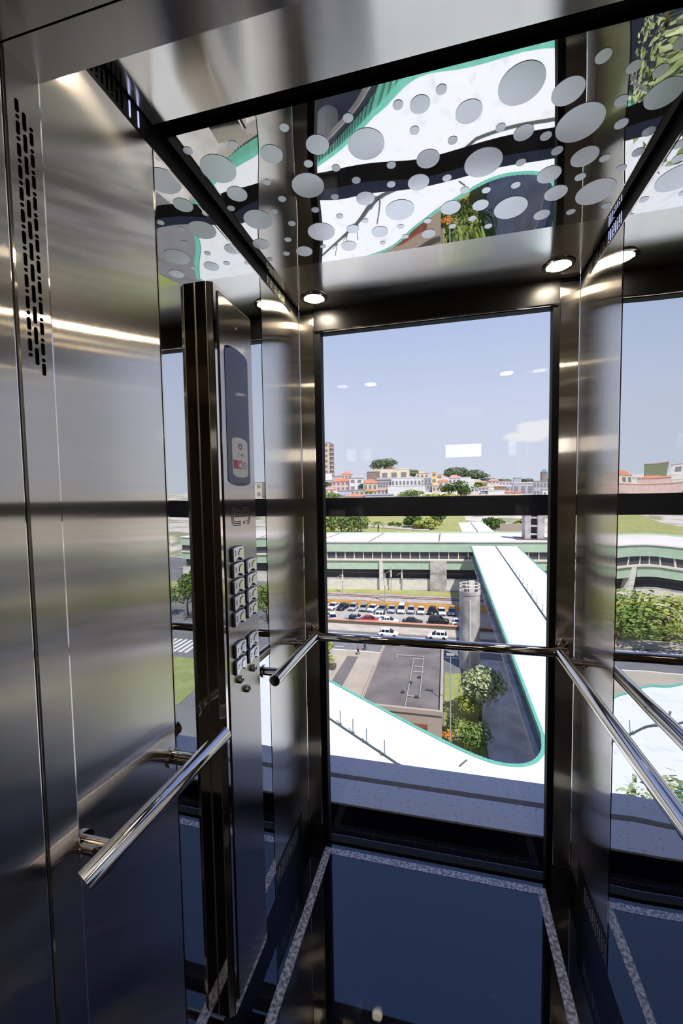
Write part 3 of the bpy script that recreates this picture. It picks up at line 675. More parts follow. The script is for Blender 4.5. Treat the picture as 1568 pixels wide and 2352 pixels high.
for k in range(6): s = k/5; posts.append((-12.5-s*14, 32.9+s*10.2, ZR))
for k in range(13): y = 46+k*3.9; posts.append((13.0+.3*k/13+.3, y, zr(y)))
names = ['first', 'second', 'third', 'fourth', 'fifth', 'sixth', 'seventh', 'eighth', 'ninth', 'tenth', 'eleventh', 'twelfth', 'thirteenth']
for i, p in enumerate(posts):
    o = pp if i == 0 else pp.copy()
    if i: C.objects.link(o)
    o.location = p
    if i < 4: l = f'{names[i]} thin post from the left window frame, on the lower white roof gutter'
    elif i < 10: l = f'{names[i-4]} thin post of the roof gutter leading off left, seen in the right mirror'
    else: l = f'{names[i-10]} thin post from the near end along the gutter of the roof branch'
    tag(o, l, 'post', 'small posts along the roof gutters')
p = gz(1055, 1761, ZR); q_ = gz(1071, 1748, ZR)
tag(MB().tube([(p.x, p.y, ZR+.05), (q_.x, q_.y, ZR+.06)], .05, 8).build('loose_pipe', M['gutter'], loc=(p.x, p.y, ZR)), 'short dark loose pipe lying on the white roof', 'pipe')

# ---- dark flat-roofed building, lamp post, column
bd = thing('flat_roof_building', 'low building with stained dark flat roof and tan parapet', 'building', (-4.8, 51, G))
MB().box(-9.2, -.45, 41.5, 60.6, G, -20.75).build('body', M['tan'], bd)
MB().box(-9.0, -.62, 41.75, 60.4, -20.75, -20.7).build('roof_deck', M['broof'], bd)
pr = MB(); pr.box(-9.3, -.35, 41.35, 41.7, -20.8, -20.35); pr.box(-.65, -.35, 41.7, 60.6, -20.8, -20.35); pr.box(-9.3, -9.1, 41.7, 60.6, -20.8, -20.55); pr.box(-9.3, -.35, 60.4, 60.7, -20.8, -20.5)
pr.build('parapet', M['tan'], bd)
MB().box(-4.6, -1.9, 41.3, 41.5, G, -21.9).build('brick_door', M['brick'], bd)
rp = thing('roof_pipework', 'pale pipe frame lying on the dark flat roof', 'pipe', gz(945, 1560, -20.7))
def pipe(a, b):
    a = gz(*a, -20.55); b = gz(*b, -20.55); MB().tube([a, b], .055, 6).build('pipe', M['pipe'], rp)
for a, b in (((912, 1504), (975, 1508)), ((912, 1504), (910, 1511)), ((950, 1513), (930, 1622)), ((972, 1510), (963, 1602)), ((950, 1530), (972, 1532)), ((950, 1513), (974, 1514)), ((949, 1543), (973, 1544)), ((934, 1598), (958, 1600))): pipe(a, b)
for px, py in ((942, 1567), (925, 1589), (930, 1626), (962, 1555), (956, 1600)):
    p = gz(px, py, -20.55); MB().box(p.x-.18, p.x+.18, p.y-.15, p.y+.15, -20.7, -20.45).build('valve', M['dark'], rp)
p = gz(1034, 1716, G); tz = gy(1033, 1503, p.y).z
lp = thing('lamp_post', 'tall slim grey lamp post beside the flat roofed building', 'lamp post', p)
MB().tube([p, (p.x, p.y, tz)], [.09, .055], 10).build('pole', M['pipe'], lp); MB().box(p.x-.42, p.x+.42, p.y-.12, p.y+.12, tz-.12, tz+.06).build('lamp_head', M['pipe'], lp)
lp2 = thing('lamp_post', 'curved pale street lamp among the trees, seen in the right mirror', 'lamp post', (-35.2, 75, G))
MB().tube([(-35.2, 75, G), (-35.2, 75, G+6.2), (-35.0, 75, G+7.4), (-34.2, 75, G+8.5), (-32.8, 75, G+9.0)], [.1, .08, .07, .06, .05], 8).build('pole', M['white'], lp2); MB().box(-33.0, -32.1, 74.85, 75.15, G+8.92, G+9.08).build('lamp_head', M['white'], lp2)
p = gz(1078, 1533, G); tz = gy(1078, 1356, p.y).z; r_ = 1.58
col = thing('water_tower', 'round grey concrete water tower with railing on top', 'tower', p)
MB().lathe(p, [(r_, 0), (r_, tz-G-.5), (r_+.08, tz-G-.5), (r_+.08, tz-G), (r_-.25, tz-G), (r_-.25, tz-G-.6)], 32).build('shaft', M['conc_dk'], col, smooth=True)
MB().box(p.x-.12, p.x+.1, p.y-r_-.12, p.y-r_+.1, G, tz-1.2).build('drain_pipe', M['conc'], col)
for dz in (.55, 1.05):
    ring = [(p.x+r_*.95*math.cos(2*PI*k/28), p.y+r_*.95*math.sin(2*PI*k/28), tz+dz) for k in range(29)]
    MB().tube(ring, .07, 6).build('railing_hoop', M['cream'], col)
for k in range(10):
    a = 2*PI*k/10; MB().tube([(p.x+r_*.95*math.cos(a), p.y+r_*.95*math.sin(a), tz-.05), (p.x+r_*.95*math.cos(a), p.y+r_*.95*math.sin(a), tz+1.05)], .05, 5).build('railing_post', M['cream'], col)
MB().box(p.x-.1, p.x+.75, p.y-.2, p.y+.5, tz-.6, tz+1.5).build('hatch_box', M['conc'], col)

# ---- vegetation
def leaves(mb, c, rx, rz, n, size, seed, clumps=14):
    rnd = random.Random(seed); c = Vector(c); cl = []
    for k in range(clumps):
        u_ = rnd.uniform(-.55, 1); a = rnd.uniform(0, 2*PI); s = math.sqrt(max(0, 1-u_*u_)); q = rnd.uniform(.35, .72)
        cl.append((c+Vector((s*math.cos(a)*rx*q, s*math.sin(a)*rx*q, u_*rz*q)), rnd.uniform(.32, .52)))
    for k in range(n):
        cc, f = cl[k % clumps]
        d = Vector((rnd.gauss(0, 1), rnd.gauss(0, 1), rnd.gauss(.25, 1))).normalized()
        p = cc+Vector((d.x*rx*f, d.y*rx*f, d.z*rz*f))*rnd.uniform(.75, 1.05)
        nrm = (d+Vector((rnd.gauss(0, .5), rnd.gauss(0, .5), rnd.gauss(.3, .5)))).normalized()
        x = nrm.cross(Vector((rnd.gauss(0, 1), rnd.gauss(0, 1), rnd.gauss(0, 1)))).normalized(); y = nrm.cross(x); s = size*rnd.uniform(.6, 1.3)
        mb.add([p-x*s, p-y*s*.55+nrm*s*.1, p+x*s, p+y*s*.55+nrm*s*.1], [(0, 1, 2, 3)])
    return mb
def tree(label, base, h, rx, m, n=320, size=.45, seed=1, group=None, cat='tree', rz=None, name='tree', clumps=14, trunk=True):
    base = Vector(base); t_ = thing(name, label, cat, base, group); rz = rz or h*.36
    cz = base.z+h-rz
    leaves(MB(), (base.x, base.y, cz), rx, rz, n, size, seed, clumps).build('crown', M[m], t_)
    if trunk:
        k = MB().tube([(base.x, base.y, base.z-.3), (base.x+.05*rx, base.y, (base.z+cz)/2), (base.x, base.y, cz)], [max(.12, h*.028), max(.1, h*.022), .08], 8)
        rnd = random.Random(seed)
        for q in range(5):
            a = rnd.uniform(0, 2*PI); k.tube([(base.x, base.y, base.z+(cz-base.z)*.7), (base.x+math.cos(a)*rx*.5, base.y+math.sin(a)*rx*.5, cz+rz*.2)], [max(.07, h*.012), .04], 6)
        k.build('trunk', M['trunk'], t_)
    return t_
p = gz(1098, 1640, G)
tree('broad leaved pale tree between the flat roofed building and the footbridge', (4.0, 50.0, G), 6.6, 2.9, 'leaf_pale', 1500, .27, 3, rz=2.3, clumps=26)
p = gz(1072, 1652, G); tree('bushy yellow green shrub under the broad leaved tree', (p.x, p.y, G), 3.0, 1.8, 'leaf_yel', 1000, .17, 5, cat='shrub', name='shrub', rz=1.2, trunk=False)
p = gz(1085, 1722, G); tree('large dark green shrub beside the foot of the lamp post', (p.x, p.y, G), 3.3, 2.0, 'leaf_mid', 1200, .17, 6, cat='shrub', name='shrub', rz=1.5, trunk=False)
p = gz(1050, 1690, G); tree('small dark shrub left of the slim lamp post', (p.x-.6, p.y+.4, G), 2.2, 1.0, 'leaf_dk', 420, .15, 8, cat='shrub', name='shrub', rz=1.0, trunk=False)
p = gz(1018, 1700, G); tag(leaves(MB(), (p.x+.5, p.y, G+.7), .7, .6, 160, .13, 11, 6).build('flower_bush', M['flower'], loc=(p.x, p.y, G)), 'orange flowering bush at the corner of the low building', 'bush')
# planter at the left window edge
p = gz(756, 1536, G)
pl = thing('planter', 'yellow green plant in a dark planter box by the left window edge', 'planter', p)
MB().box(p.x-1.2, p.x+1.0, p.y-.6, p.y+.6, G, G+.8).build('box', M['pot'], pl); leaves(MB(), (p.x-.1, p.y, G+1.5), 1.3, .9, 380, .2, 12, 10).build('foliage', M['leaf_yel'], pl)
p = gz(753, 1508, G); tree('small palm like plant behind the planter box', (p.x, p.y, G), 2.8, 1.3, 'leaf_yel', 320, .28, 13, cat='plant', name='palm_plant', rz=1.1)
# trees left of the car park (mirror side), right side, near left
spec = [((-30, 80, G), 8.5, 5.6, 'leaf_mid', 'rounded green tree just left of the car park'), ((-37, 84, G), 9, 6.0, 'leaf_yel', 'yellow green tree left of the car park behind the curved lamp'),
        ((-44, 80, G), 9, 6.0, 'leaf_mid', 'green street tree farther left beyond the curved lamp'), ((-52, 86, G), 10, 5.5, 'leaf_dk', 'dark leafy tree at the far left of the street'),
        ((-35, 92, G), 8, 5.6, 'leaf_mid', 'green tree near the railway left of the car park'), ((-46, 94, G), 8, 5.6, 'leaf_yel', 'light green tree near the railway far left'),
        ((-7.4, 16.4, G), 16.2, 3.6, 'leaf_pale', 'tall feathery tree close below the tower left of the roof'), ((-13.5, 17.0, G), 14.0, 3.4, 'leaf_yel', 'yellow green tree beside the near left edge of the white roof'),
        ((48, 78, G), 9, 5, 'leaf_yel', 'yellow green tree right of the footbridge by the crossing'), ((58, 82, G), 10, 5.5, 'leaf_mid', 'green round tree right of the footbridge beyond the crossing'),
        ((68, 80, G), 9, 5, 'leaf_yel', 'light green tree at the far right beyond the crossing'), ((38, 84, G), 9, 5, 'leaf_mid', 'green tree right beside the footbridge near the street'),
        ((66, 96, G), 10, 5.5, 'leaf_dk', 'dark green tree at far right beside the railway'), ((78, 92, G), 10, 5.5, 'leaf_mid', 'bushy green tree at the farthest right of the street')]
for i, (b_, h, rx, m, l) in enumerate(spec): tree(l, b_, h, rx, m, 3200 if i in (6, 7) else 900, .42 if i not in (6, 7) else .16, 20+i, 'street trees left and right of the view', rz=h*(.30 if i in (6, 7) else .44))

# ---- terrain behind the station
def sm(a, b, x): x = min(1, max(0, (x-a)/(b-a))); return x*x*(3-2*x)
def T(x, y):
    k = [(171, -25.6), (230, -18), (350, -12), (400, -1), (450, 9.5), (520, 21), (600, 31), (700, 27), (900, 5)]
    for (a, za), (b, zb) in zip(k, k[1:]):
        if y <= b: z = za+(zb-za)*max(0, (y-a))/(b-a); break
    else: z = 5
    if y > 400: z = z-(z+1)*.42*sm(18, 95, x)
    return z
xs = [-420+20*i for i in range(43)]; ys = [171+12*i for i in range(60)]
hm = MB(); vs_ = [(x, y, T(x, y)) for y in ys for x in xs]; nx = len(xs)
hm.add(vs_, [(j*nx+i, j*nx+i+1, (j+1)*nx+i+1, (j+1)*nx+i) for j in range(len(ys)-1) for i in range(nx-1)])
struct('hillside', hm, M['hill'], smooth=True)
def onhill(px, py, y0=340):
    y = y0
    while y < 640:
        p = gy(px, py, y)
        if p.z <= T(p.x, y): return p
        y += 2
    return gy(px, py, 640)
# park: path, cars road, trees
pk = MB()
for k in range(30):
    a = gz(835+k*7, 1206+.7*k, G); pass
def onpark(px, py):
    y = 175
    while y < 400:
        p = gy(px, py, y)
        if p.z <= T(p.x, y): return p
        y += 1
    return gy(px, py, 330)
gr = MB(); L = [(835, 1208), (870, 1211), (910, 1214), (950, 1217), (985, 1218)]
rows = []
for px, py in L:
    a = onpark(px, py-3.0); b = onpark(px, py+2.6); rows.append([(a.x, a.y, T(a.x, a.y)+.6), (a.x, a.y, T(a.x, a.y)+.2), (b.x, b.y, T(b.x, b.y)+.2), (b.x, b.y, T(b.x, b.y)+.6)])
struct('park_path', gr.ring(rows), M['pave'])
pg = MB(); x0 = onpark(745, 1224); x1 = onpark(1060, 1224)
rows = []
for x in (-130, -80, -30, 0, 14):
    rows.append([(x, y, T(x, y)+.12) for y in (215, 232, 260, 300, 348)])
struct('park_lawn', MB().ring(rows, closed=False, cap=False), M['grass'])
parktrees = [(758, 1226, 13, 8.5, 'leaf_mid'), (783, 1227, 14, 9.5, 'leaf_mid'), (806, 1227, 13.5, 8.5, 'leaf_dk'), (828, 1225, 12.5, 7.5, 'leaf_mid'), (750, 1229, 8, 5, 'leaf_yel'),
             (948, 1213, 11, 6, 'leaf_dk'), (963, 1216, 6, 4.5, 'leaf_yel'), (988, 1216, 7, 5, 'leaf_yel'), (1006, 1206, 9, 6, 'leaf_dk'), (938, 1210, 6, 4, 'leaf_yel'), (1128, 1216, 7, 6, 'leaf_dk'), (1143, 1212, 6, 5, 'leaf_mid'), (1196, 1222, 7, 4.5, 'leaf_yel')]
pl_ = ['dark crowned park tree nearest the left window frame beyond the station', 'largest green park tree at the left beyond the station', 'dark round park tree right of the largest one', 'green park tree at the right end of the left clump', 'small yellow green tree at the left end of the park clump',
       'dark spreading tree on the park slope left of centre', 'small light tree on the park slope beside the dark one', 'light yellow tree on the park slope near the white walkway', 'dark tree on the slope just left of the far walkway roof', 'small pale tree at the left of the dark spreading one', 'dark bush right of the far walkway roof', 'green bush farther right of the far walkway roof', 'small yellow bush left of the concrete roof tower']
for i, (px, py, h, rx, m) in enumerate(parktrees): p = onpark(px, py); tree(pl_[i], (p.x, p.y, p.z), h, rx, m, 620, .85, 60+i, 'park trees beyond the station', rz=h*.52)
p = onpark(868, 1226); pt = thing('palm_tree', 'single palm tree in the park behind the station roof', 'palm', p)
hh = 9.0; MB().tube([(p.x, p.y, p.z), (p.x+.1, p.y, p.z+hh*.75)], [.32, .25], 8).build('trunk', M['trunk'], pt)
fm = MB()
for k in range(15):
    a = 2*PI*k/15; el = .5 if k % 2 else .1; pts = [(p.x+math.cos(a)*s_*4.2, p.y+math.sin(a)*s_*4.2, p.z+hh*.75+math.sin(el)*s_*4-3.6*s_*s_) for s_ in (0, .25, .5, .75, 1)]
    for i in range(4):
        A = Vector(pts[i]); B = Vector(pts[i+1]); n_ = (B-A).cross(Vector((0, 0, 1))).normalized()*(.5*(1-i*.2))
        fm.add([A+n_-Vector((0, 0, .25)), A, B, B+n_*.8-Vector((0, 0, .25))], [(0, 1, 2, 3)]); fm.add([A, A-n_-Vector((0, 0, .25)), B-n_*.8-Vector((0, 0, .25)), B], [(0, 1, 2, 3)])
fm.build('fronds', M['leaf_dk'], pt)
for i, (px, py) in enumerate(((899, 1210), (914, 1212))): p = onpark(px, py); tree(['dark round bush left of a pair on the park path', 'dark round bush right of a pair on the park path'][i], p, 3.6, 2.6, 'leaf_dk', 200, .5, 80+i, 'dark bushes on the park path', 'bush', name='bush', rz=1.8, trunk=False)
# low walls at the right beyond the roof
a = gy(1148, 1224, 190); b = gy(1198, 1224, 190); zt = gy(1170, 1203, 190).z
tag(MB().box(a.x, b.x, 190, 191, a.z-8, zt).build('yard_wall', M['tan'], loc=(a.x, 190, a.z)), 'low tan yard wall beyond the station roof right of the walkway', 'wall')

# ---- hillside houses
HN = [0]
def house(label, px0, py0, px1, py1, wall, roof=None, win=(0, 0), depth=5, cat='house', rh=.35, name='house', winm='hwin', drop=6, group='hillside houses', ov=.6, wrange=(.25, .75)):
    base = onhill((px0+px1)/2, py1); HN[0] += 1; Y = base.y-.21*(HN[0] % 23)
    a = gy(px0, py0, Y); b = gy(px1, py1, Y); x0, x1, zt, zb = a.x, b.x, (a.z+gy(px1, py0, Y).z)/2, b.z
    t_ = thing(name, label, cat, ((x0+x1)/2, Y, zb-drop), group)
    MB().box(x0, x1, Y, Y+depth, zb-drop, zt).build('walls', M['h_'+wall], t_)
    if roof:
        kind, m = roof; h = (x1-x0)*rh
        if kind == 'hip':
            o = ov; v = [(x0-o, Y-o, zt), (x1+o, Y-o, zt), (x1+o, Y+depth+o, zt), (x0-o, Y+depth+o, zt), (x0+(x1-x0)*.3, Y+depth/2, zt+h), (x1-(x1-x0)*.3, Y+depth/2, zt+h)]
            MB().add(v, [(0, 1, 5, 4), (1, 2, 5), (2, 3, 4, 5), (3, 0, 4), (3, 2, 1, 0)]).build('roof', M[m], t_)
        elif kind == 'gable':
            o = ov; v = [(x0-o, Y-o, zt), (x1+o, Y-o, zt), (x1+o, Y+depth+o, zt), (x0-o, Y+depth+o, zt), (x0-o, Y+depth/2, zt+h), (x1+o, Y+depth/2, zt+h)]
            MB().add(v, [(0, 1, 5, 4), (2, 3, 4, 5), (1, 2, 5), (3, 0, 4), (3, 2, 1, 0)]).build('roof', M[m], t_)
        elif kind == 'spire':
            v = [(x0-.3, Y-.3, zt), (x1+.3, Y-.3, zt), (x1+.3, Y+depth+.3, zt), (x0-.3, Y+depth+.3, zt), ((x0+x1)/2, Y+depth/2, zt+h)]
            MB().add(v, [(0, 1, 4), (1, 2, 4), (2, 3, 4), (3, 0, 4), (3, 2, 1, 0)]).build('roof', M[m], t_)
        else: MB().box(x0-.3, x1+.3, Y-.3, Y+depth+.3, zt, zt+.8).build('roof', M[m], t_)
    nx_, nz_ = win
    for i in range(nx_):
        for j in range(nz_):
            w_ = (x1-x0)/nx_; H_ = (zt-zb)/nz_; cx = x0+w_*(i+.5); cz = zb+H_*(j+.55)
            MB().box(cx-w_*.28, cx+w_*.28, Y-.15, Y+.1, cz-H_*.24, cz+H_*.24).build('window', M[winm], t_)
    return t_
# behind the crest: tree masses on top
for i, (px, py, h, rx, l) in enumerate(((883, 1082, 19, 15, 'dark tree crown on the hilltop behind the big beige building'), (945, 1098, 14, 11, 'dark tree on the ridge right of the big beige building'), (1046, 1100, 18, 13, 'largest dark tree on the ridge behind the white house'), (1090, 1106, 17, 12, 'dark tree on the ridge right of the white cube house'), (1120, 1112, 8, 10, 'low tree line on the ridge right of the tall trees'), (1152, 1113, 7, 10, 'farthest right low trees on the ridge'), (1206, 1108, 5, 8, 'small tree behind the grey hall with green roof box'))):
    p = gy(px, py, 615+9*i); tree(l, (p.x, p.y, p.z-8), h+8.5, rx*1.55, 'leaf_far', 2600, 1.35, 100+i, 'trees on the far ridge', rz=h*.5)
house('tall beige apartment tower with dark balconies at the left window edge', 736, 1017, 757, 1090, 'beige', ('flat', 'rgrey'), (1, 6), 14, 'apartment tower', name='apartment_tower', winm='h_brown', group=None)
tw = [o for o in C.objects if o.name.startswith('apartment_tower')][0]; ty = tw.location.y
a = gy(757.2, 1019, ty); b = gy(763.5, 1090, ty)
MB().box(a.x, b.x, ty+1.5, ty+11, b.z-6, a.z).build('balcony_wing', M['h_brown'], tw)
for k in range(7): MB().box(a.x-.1, b.x+.8, ty+.2, ty+8, b.z+(a.z-b.z)*k/7-.4, b.z+(a.z-b.z)*k/7+1.4).build('balcony', M['h_grey'], tw)
H = house
H('long low white block at the foot of the apartment tower', 740, 1087, 762, 1103, 'white', ('flat', 'rgrey'))
H('house with red roof and little turret on the left of the hill', 784, 1090, 807, 1106, 'pink', ('hip', 'terracotta'), (3, 1), rh=.3)
H('wide white flat roofed building left of the big beige one', 806, 1087, 842, 1100, 'lav', ('flat', 'roofw'), (0, 0))
H('pinkish house with broad orange roof on the left', 762, 1106, 802, 1128, 'pink', ('hip', 'terracotta'), (4, 2), rh=.22)
H('tall white house with one small window between two orange roofs', 802, 1099, 833, 1128, 'white', ('flat', 'rgrey'), (2, 2))
H('cream house with wide orange hip roof below the brick building', 834, 1110, 866, 1130, 'cream', ('hip', 'terracotta'), (3, 1), rh=.3)
H('brownish long building with two rows of dark windows', 842, 1084, 873, 1106, 'brown', ('flat', 'rtan'), (4, 2))
H('big beige building with three large windows on the hilltop', 872, 1078, 938, 1112, 'cream', ('flat', 'cream'), (3, 1), 16)
H('cream rooftop block on the left of the big beige building', 858, 1073, 876, 1086, 'cream', ('flat', 'cream'))
H('terracotta rooftop hall on the big beige building', 880, 1075, 907, 1086, 'beige', ('hip', 'terracotta'), rh=.1)
H('grey building with arched roof and small dark windows', 866, 1102, 898, 1126, 'grey', ('gable', 'rgrey'), (5, 1), rh=.16)
H('long white building with a row of eight small windows', 898, 1098, 967, 1128, 'white', ('flat', 'white'), (8, 1), 14)
H('lower white wing in front of the long white building', 890, 1116, 976, 1138, 'white', ('flat', 'white'), (0, 0))
H('cream house with small square tower right of the white building', 955, 1088, 984, 1112, 'cream', ('flat', 'rtan'), (3, 2))
H('small cream tower block on the ridge', 961, 1081, 973, 1100, 'cream', ('flat', 'cream'))
H('pale yellow tower block left of the sticker edge', 990, 1084, 1003, 1112, 'yel', ('flat', 'cream'), (1, 2))
H('grey blue narrow house left of the pale yellow block', 974, 1100, 990, 1126, 'grey', ('flat', 'rgrey'), (2, 2))
H('low house with bright red roof just above the beam on the left', 792, 1140, 836, 1150, 'pink', ('hip', 'terracotta'), rh=.13)
H('low grey warehouse with pale roof above the beam', 838, 1137, 902, 1150, 'grey', ('gable', 'rgrey'), rh=.05)
H('small white garden walls house below the pinkish house', 775, 1128, 806, 1142, 'lav', ('flat', 'rgrey'))
H('cream gabled house with orange roof right of centre', 1006, 1106, 1031, 1124, 'cream', ('hip', 'terracotta'), (2, 1), rh=.22)
H('yellow house wall right of the pale yellow block', 1001, 1091, 1017, 1112, 'cream', ('flat', 'rpink'), (1, 2))
H('white house with pink roof on the ridge right of centre', 1030, 1098, 1056, 1116, 'white', ('hip', 'rpink'), (3, 1), rh=.3)
H('white cube house beside the dark ridge trees', 1056, 1097, 1081, 1126, 'white', ('flat', 'white'))
H('small white house low beside the dark trees', 1082, 1119, 1096, 1131, 'lav', ('flat', 'rgrey'), (2, 1))
H('low house with grey purple roof above the beam', 1104, 1128, 1136, 1136, 'grey', ('hip', 'rgrey'), rh=.15)
H('row of low white buildings above the beam right of centre', 1120, 1127, 1160, 1139, 'white', ('flat', 'roofw'))
H('long low cream building just above the beam', 1078, 1137, 1162, 1147, 'cream', ('flat', 'cream'))
H('low brown house left of the grey hall', 1136, 1118, 1162, 1130, 'brown', ('flat', 'rtan'))
H('orange roofed shed left of the grey hall', 1160, 1131, 1182, 1142, 'pink', ('hip', 'terracotta'), rh=.2)
H('second orange roofed shed in front of the grey hall', 1182, 1131, 1199, 1142, 'pink', ('hip', 'terracotta'), rh=.2)
H('grey hall with white flat roof at the right', 1177, 1110, 1225, 1142, 'grey', ('flat', 'roofw'), (3, 1))
H('green sheet metal box on the grey hall roof', 1179, 1098, 1197, 1110, 'grey', ('flat', 'rgreen'))
H('grey apartment block at the right window edge', 1225, 1106, 1262, 1142, 'grey', ('flat', 'rgrey'), (5, 2))
H('brick church tower with teal pyramid roof at the right', 1244, 1085, 1257, 1120, 'brown', ('spire', 'rteal'), (1, 1), 8, 'church tower', rh=.75, name='church_tower', group=None)
H('small white house at the lower right window edge', 1246, 1126, 1266, 1146, 'white', ('flat', 'rgrey'), (2, 1))
rnd_ = random.Random(5)
FILL = [(742, 1104, 764, 1116, 'lav', ('flat', 'rgrey'), (3, 1), 'pale house below the long low white block at the left edge'), (764, 1094, 786, 1105, 'grey', ('flat', 'rgrey'), (0, 0), 'grey flat house left of the turret house'),
 (742, 1124, 768, 1136, 'cream', ('hip', 'rpink'), (2, 1), 'cream house with pink roof at the left edge above the bushes'), (804, 1126, 836, 1140, 'beige', ('flat', 'rgrey'), (3, 1), 'beige house below the tall white house'),
 (866, 1126, 892, 1137, 'pink', ('hip', 'rtan'), (3, 1), 'pink house with tan roof left of the lower white wing'), (836, 1128, 866, 1138, 'cream', ('hip', 'terracotta'), (3, 1), 'cream house with orange roof above the grey warehouse'),
 (938, 1104, 958, 1112, 'cream', ('flat', 'rtan'), (2, 1), 'small cream house peeping over the long white building'), (967, 1112, 992, 1128, 'grey', ('flat', 'rgrey'), (4, 1), 'grey house at the right end of the long white building'),
 (992, 1116, 1010, 1132, 'cream', ('flat', 'rpink'), (2, 1), 'cream house right of the grey house with four windows'), (1096, 1108, 1120, 1118, 'beige', ('hip', 'rpink'), (3, 1), 'beige house with pink roof right of the white cube house'),
 (1122, 1104, 1146, 1112, 'pink', ('hip', 'rpink'), (3, 1), 'pink house on the low ridge right of the tall trees'), (1146, 1106, 1176, 1116, 'lav', ('flat', 'rpink'), (4, 1), 'pale house on the low ridge left of the green box'),
 (1098, 1120, 1122, 1130, 'white', ('hip', 'rtan'), (3, 1), 'white house with tan roof above the grey purple roof'), (1162, 1118, 1180, 1130, 'grey', ('flat', 'roofw'), (2, 1), 'small grey house between the brown house and the grey hall'),
 (1200, 1128, 1228, 1142, 'lav', ('flat', 'rgrey'), (3, 1), 'pale house in front of the grey hall'), (1054, 1128, 1082, 1140, 'beige', ('hip', 'rtan'), (3, 1), 'beige house half hidden by the dark trees'),
 (905, 1140, 960, 1149, 'lav', ('flat', 'rgrey'), (5, 1), 'low pale row house just above the beam'), (742, 1140, 790, 1149, 'grey', ('flat', 'rgrey'), (0, 0), 'low grey roof behind the bushes at the left edge')]
for a0, b0, a1, b1, w_, r__, wn, l in FILL: H(l, a0, b0, a1, b1, w_, r__, wn, 7, rh=.18)
# houses out to the sides, seen in the mirrors
H('house with green facade and tan roof far left, seen in right mirror', 606, 1088, 652, 1116, 'green', ('flat', 'rtan'), (0, 0))
H('orange roofed long house far left, seen in right mirror', 600, 1116, 668, 1126, 'pink', ('hip', 'terracotta'), rh=.08)
H('white house cluster far left, seen in right mirror', 560, 1096, 600, 1114, 'white', ('flat', 'rpink'), (4, 1))
H('red roofed house left of the window frame, seen in right mirror', 680, 1108, 722, 1128, 'cream', ('hip', 'terracotta'), (4, 1), rh=.2)
H('long pink wall building low at far left, seen in right mirror', 590, 1128, 720, 1144, 'pink', ('flat', 'rtan'))
H('pale building far right, seen in left mirror', 1560, 1085, 1680, 1130, 'beige', ('flat', 'rgrey'), (5, 2), 14)
H('second pale building far right, seen in left mirror', 1400, 1095, 1470, 1130, 'lav', ('flat', 'rgrey'), (5, 2), 14)
# trees among the houses
for i, (px, py, h, rx, m, l) in enumerate(((765, 1152, 9, 10, 'leaf_mid', 'low green bushes at the left just above the beam'), (748, 1122, 8, 5, 'leaf_dk', 'dark tree at the left window edge below the tower'), (836, 1126, 7, 4.5, 'leaf_dk', 'dark tree between the two orange roofed houses'), (945, 1147, 9, 11, 'leaf_mid', 'green trees below the long white building'),
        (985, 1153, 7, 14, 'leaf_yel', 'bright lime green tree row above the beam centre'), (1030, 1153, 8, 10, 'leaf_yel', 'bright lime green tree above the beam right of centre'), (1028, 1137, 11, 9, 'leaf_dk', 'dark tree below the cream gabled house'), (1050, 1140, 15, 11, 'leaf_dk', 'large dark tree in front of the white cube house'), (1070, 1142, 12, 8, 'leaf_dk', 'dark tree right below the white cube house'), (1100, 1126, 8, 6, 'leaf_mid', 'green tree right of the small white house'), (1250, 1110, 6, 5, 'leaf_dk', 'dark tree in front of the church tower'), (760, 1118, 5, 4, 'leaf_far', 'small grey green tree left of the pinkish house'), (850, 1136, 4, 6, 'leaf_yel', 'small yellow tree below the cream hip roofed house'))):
    p = onhill(px, py); p.y -= 6; tree(l, (p.x, p.y, p.z-1.5), h+2, rx*1.15, m, 600, 1.1, 130+i, 'trees among the hillside houses', rz=h*.5)

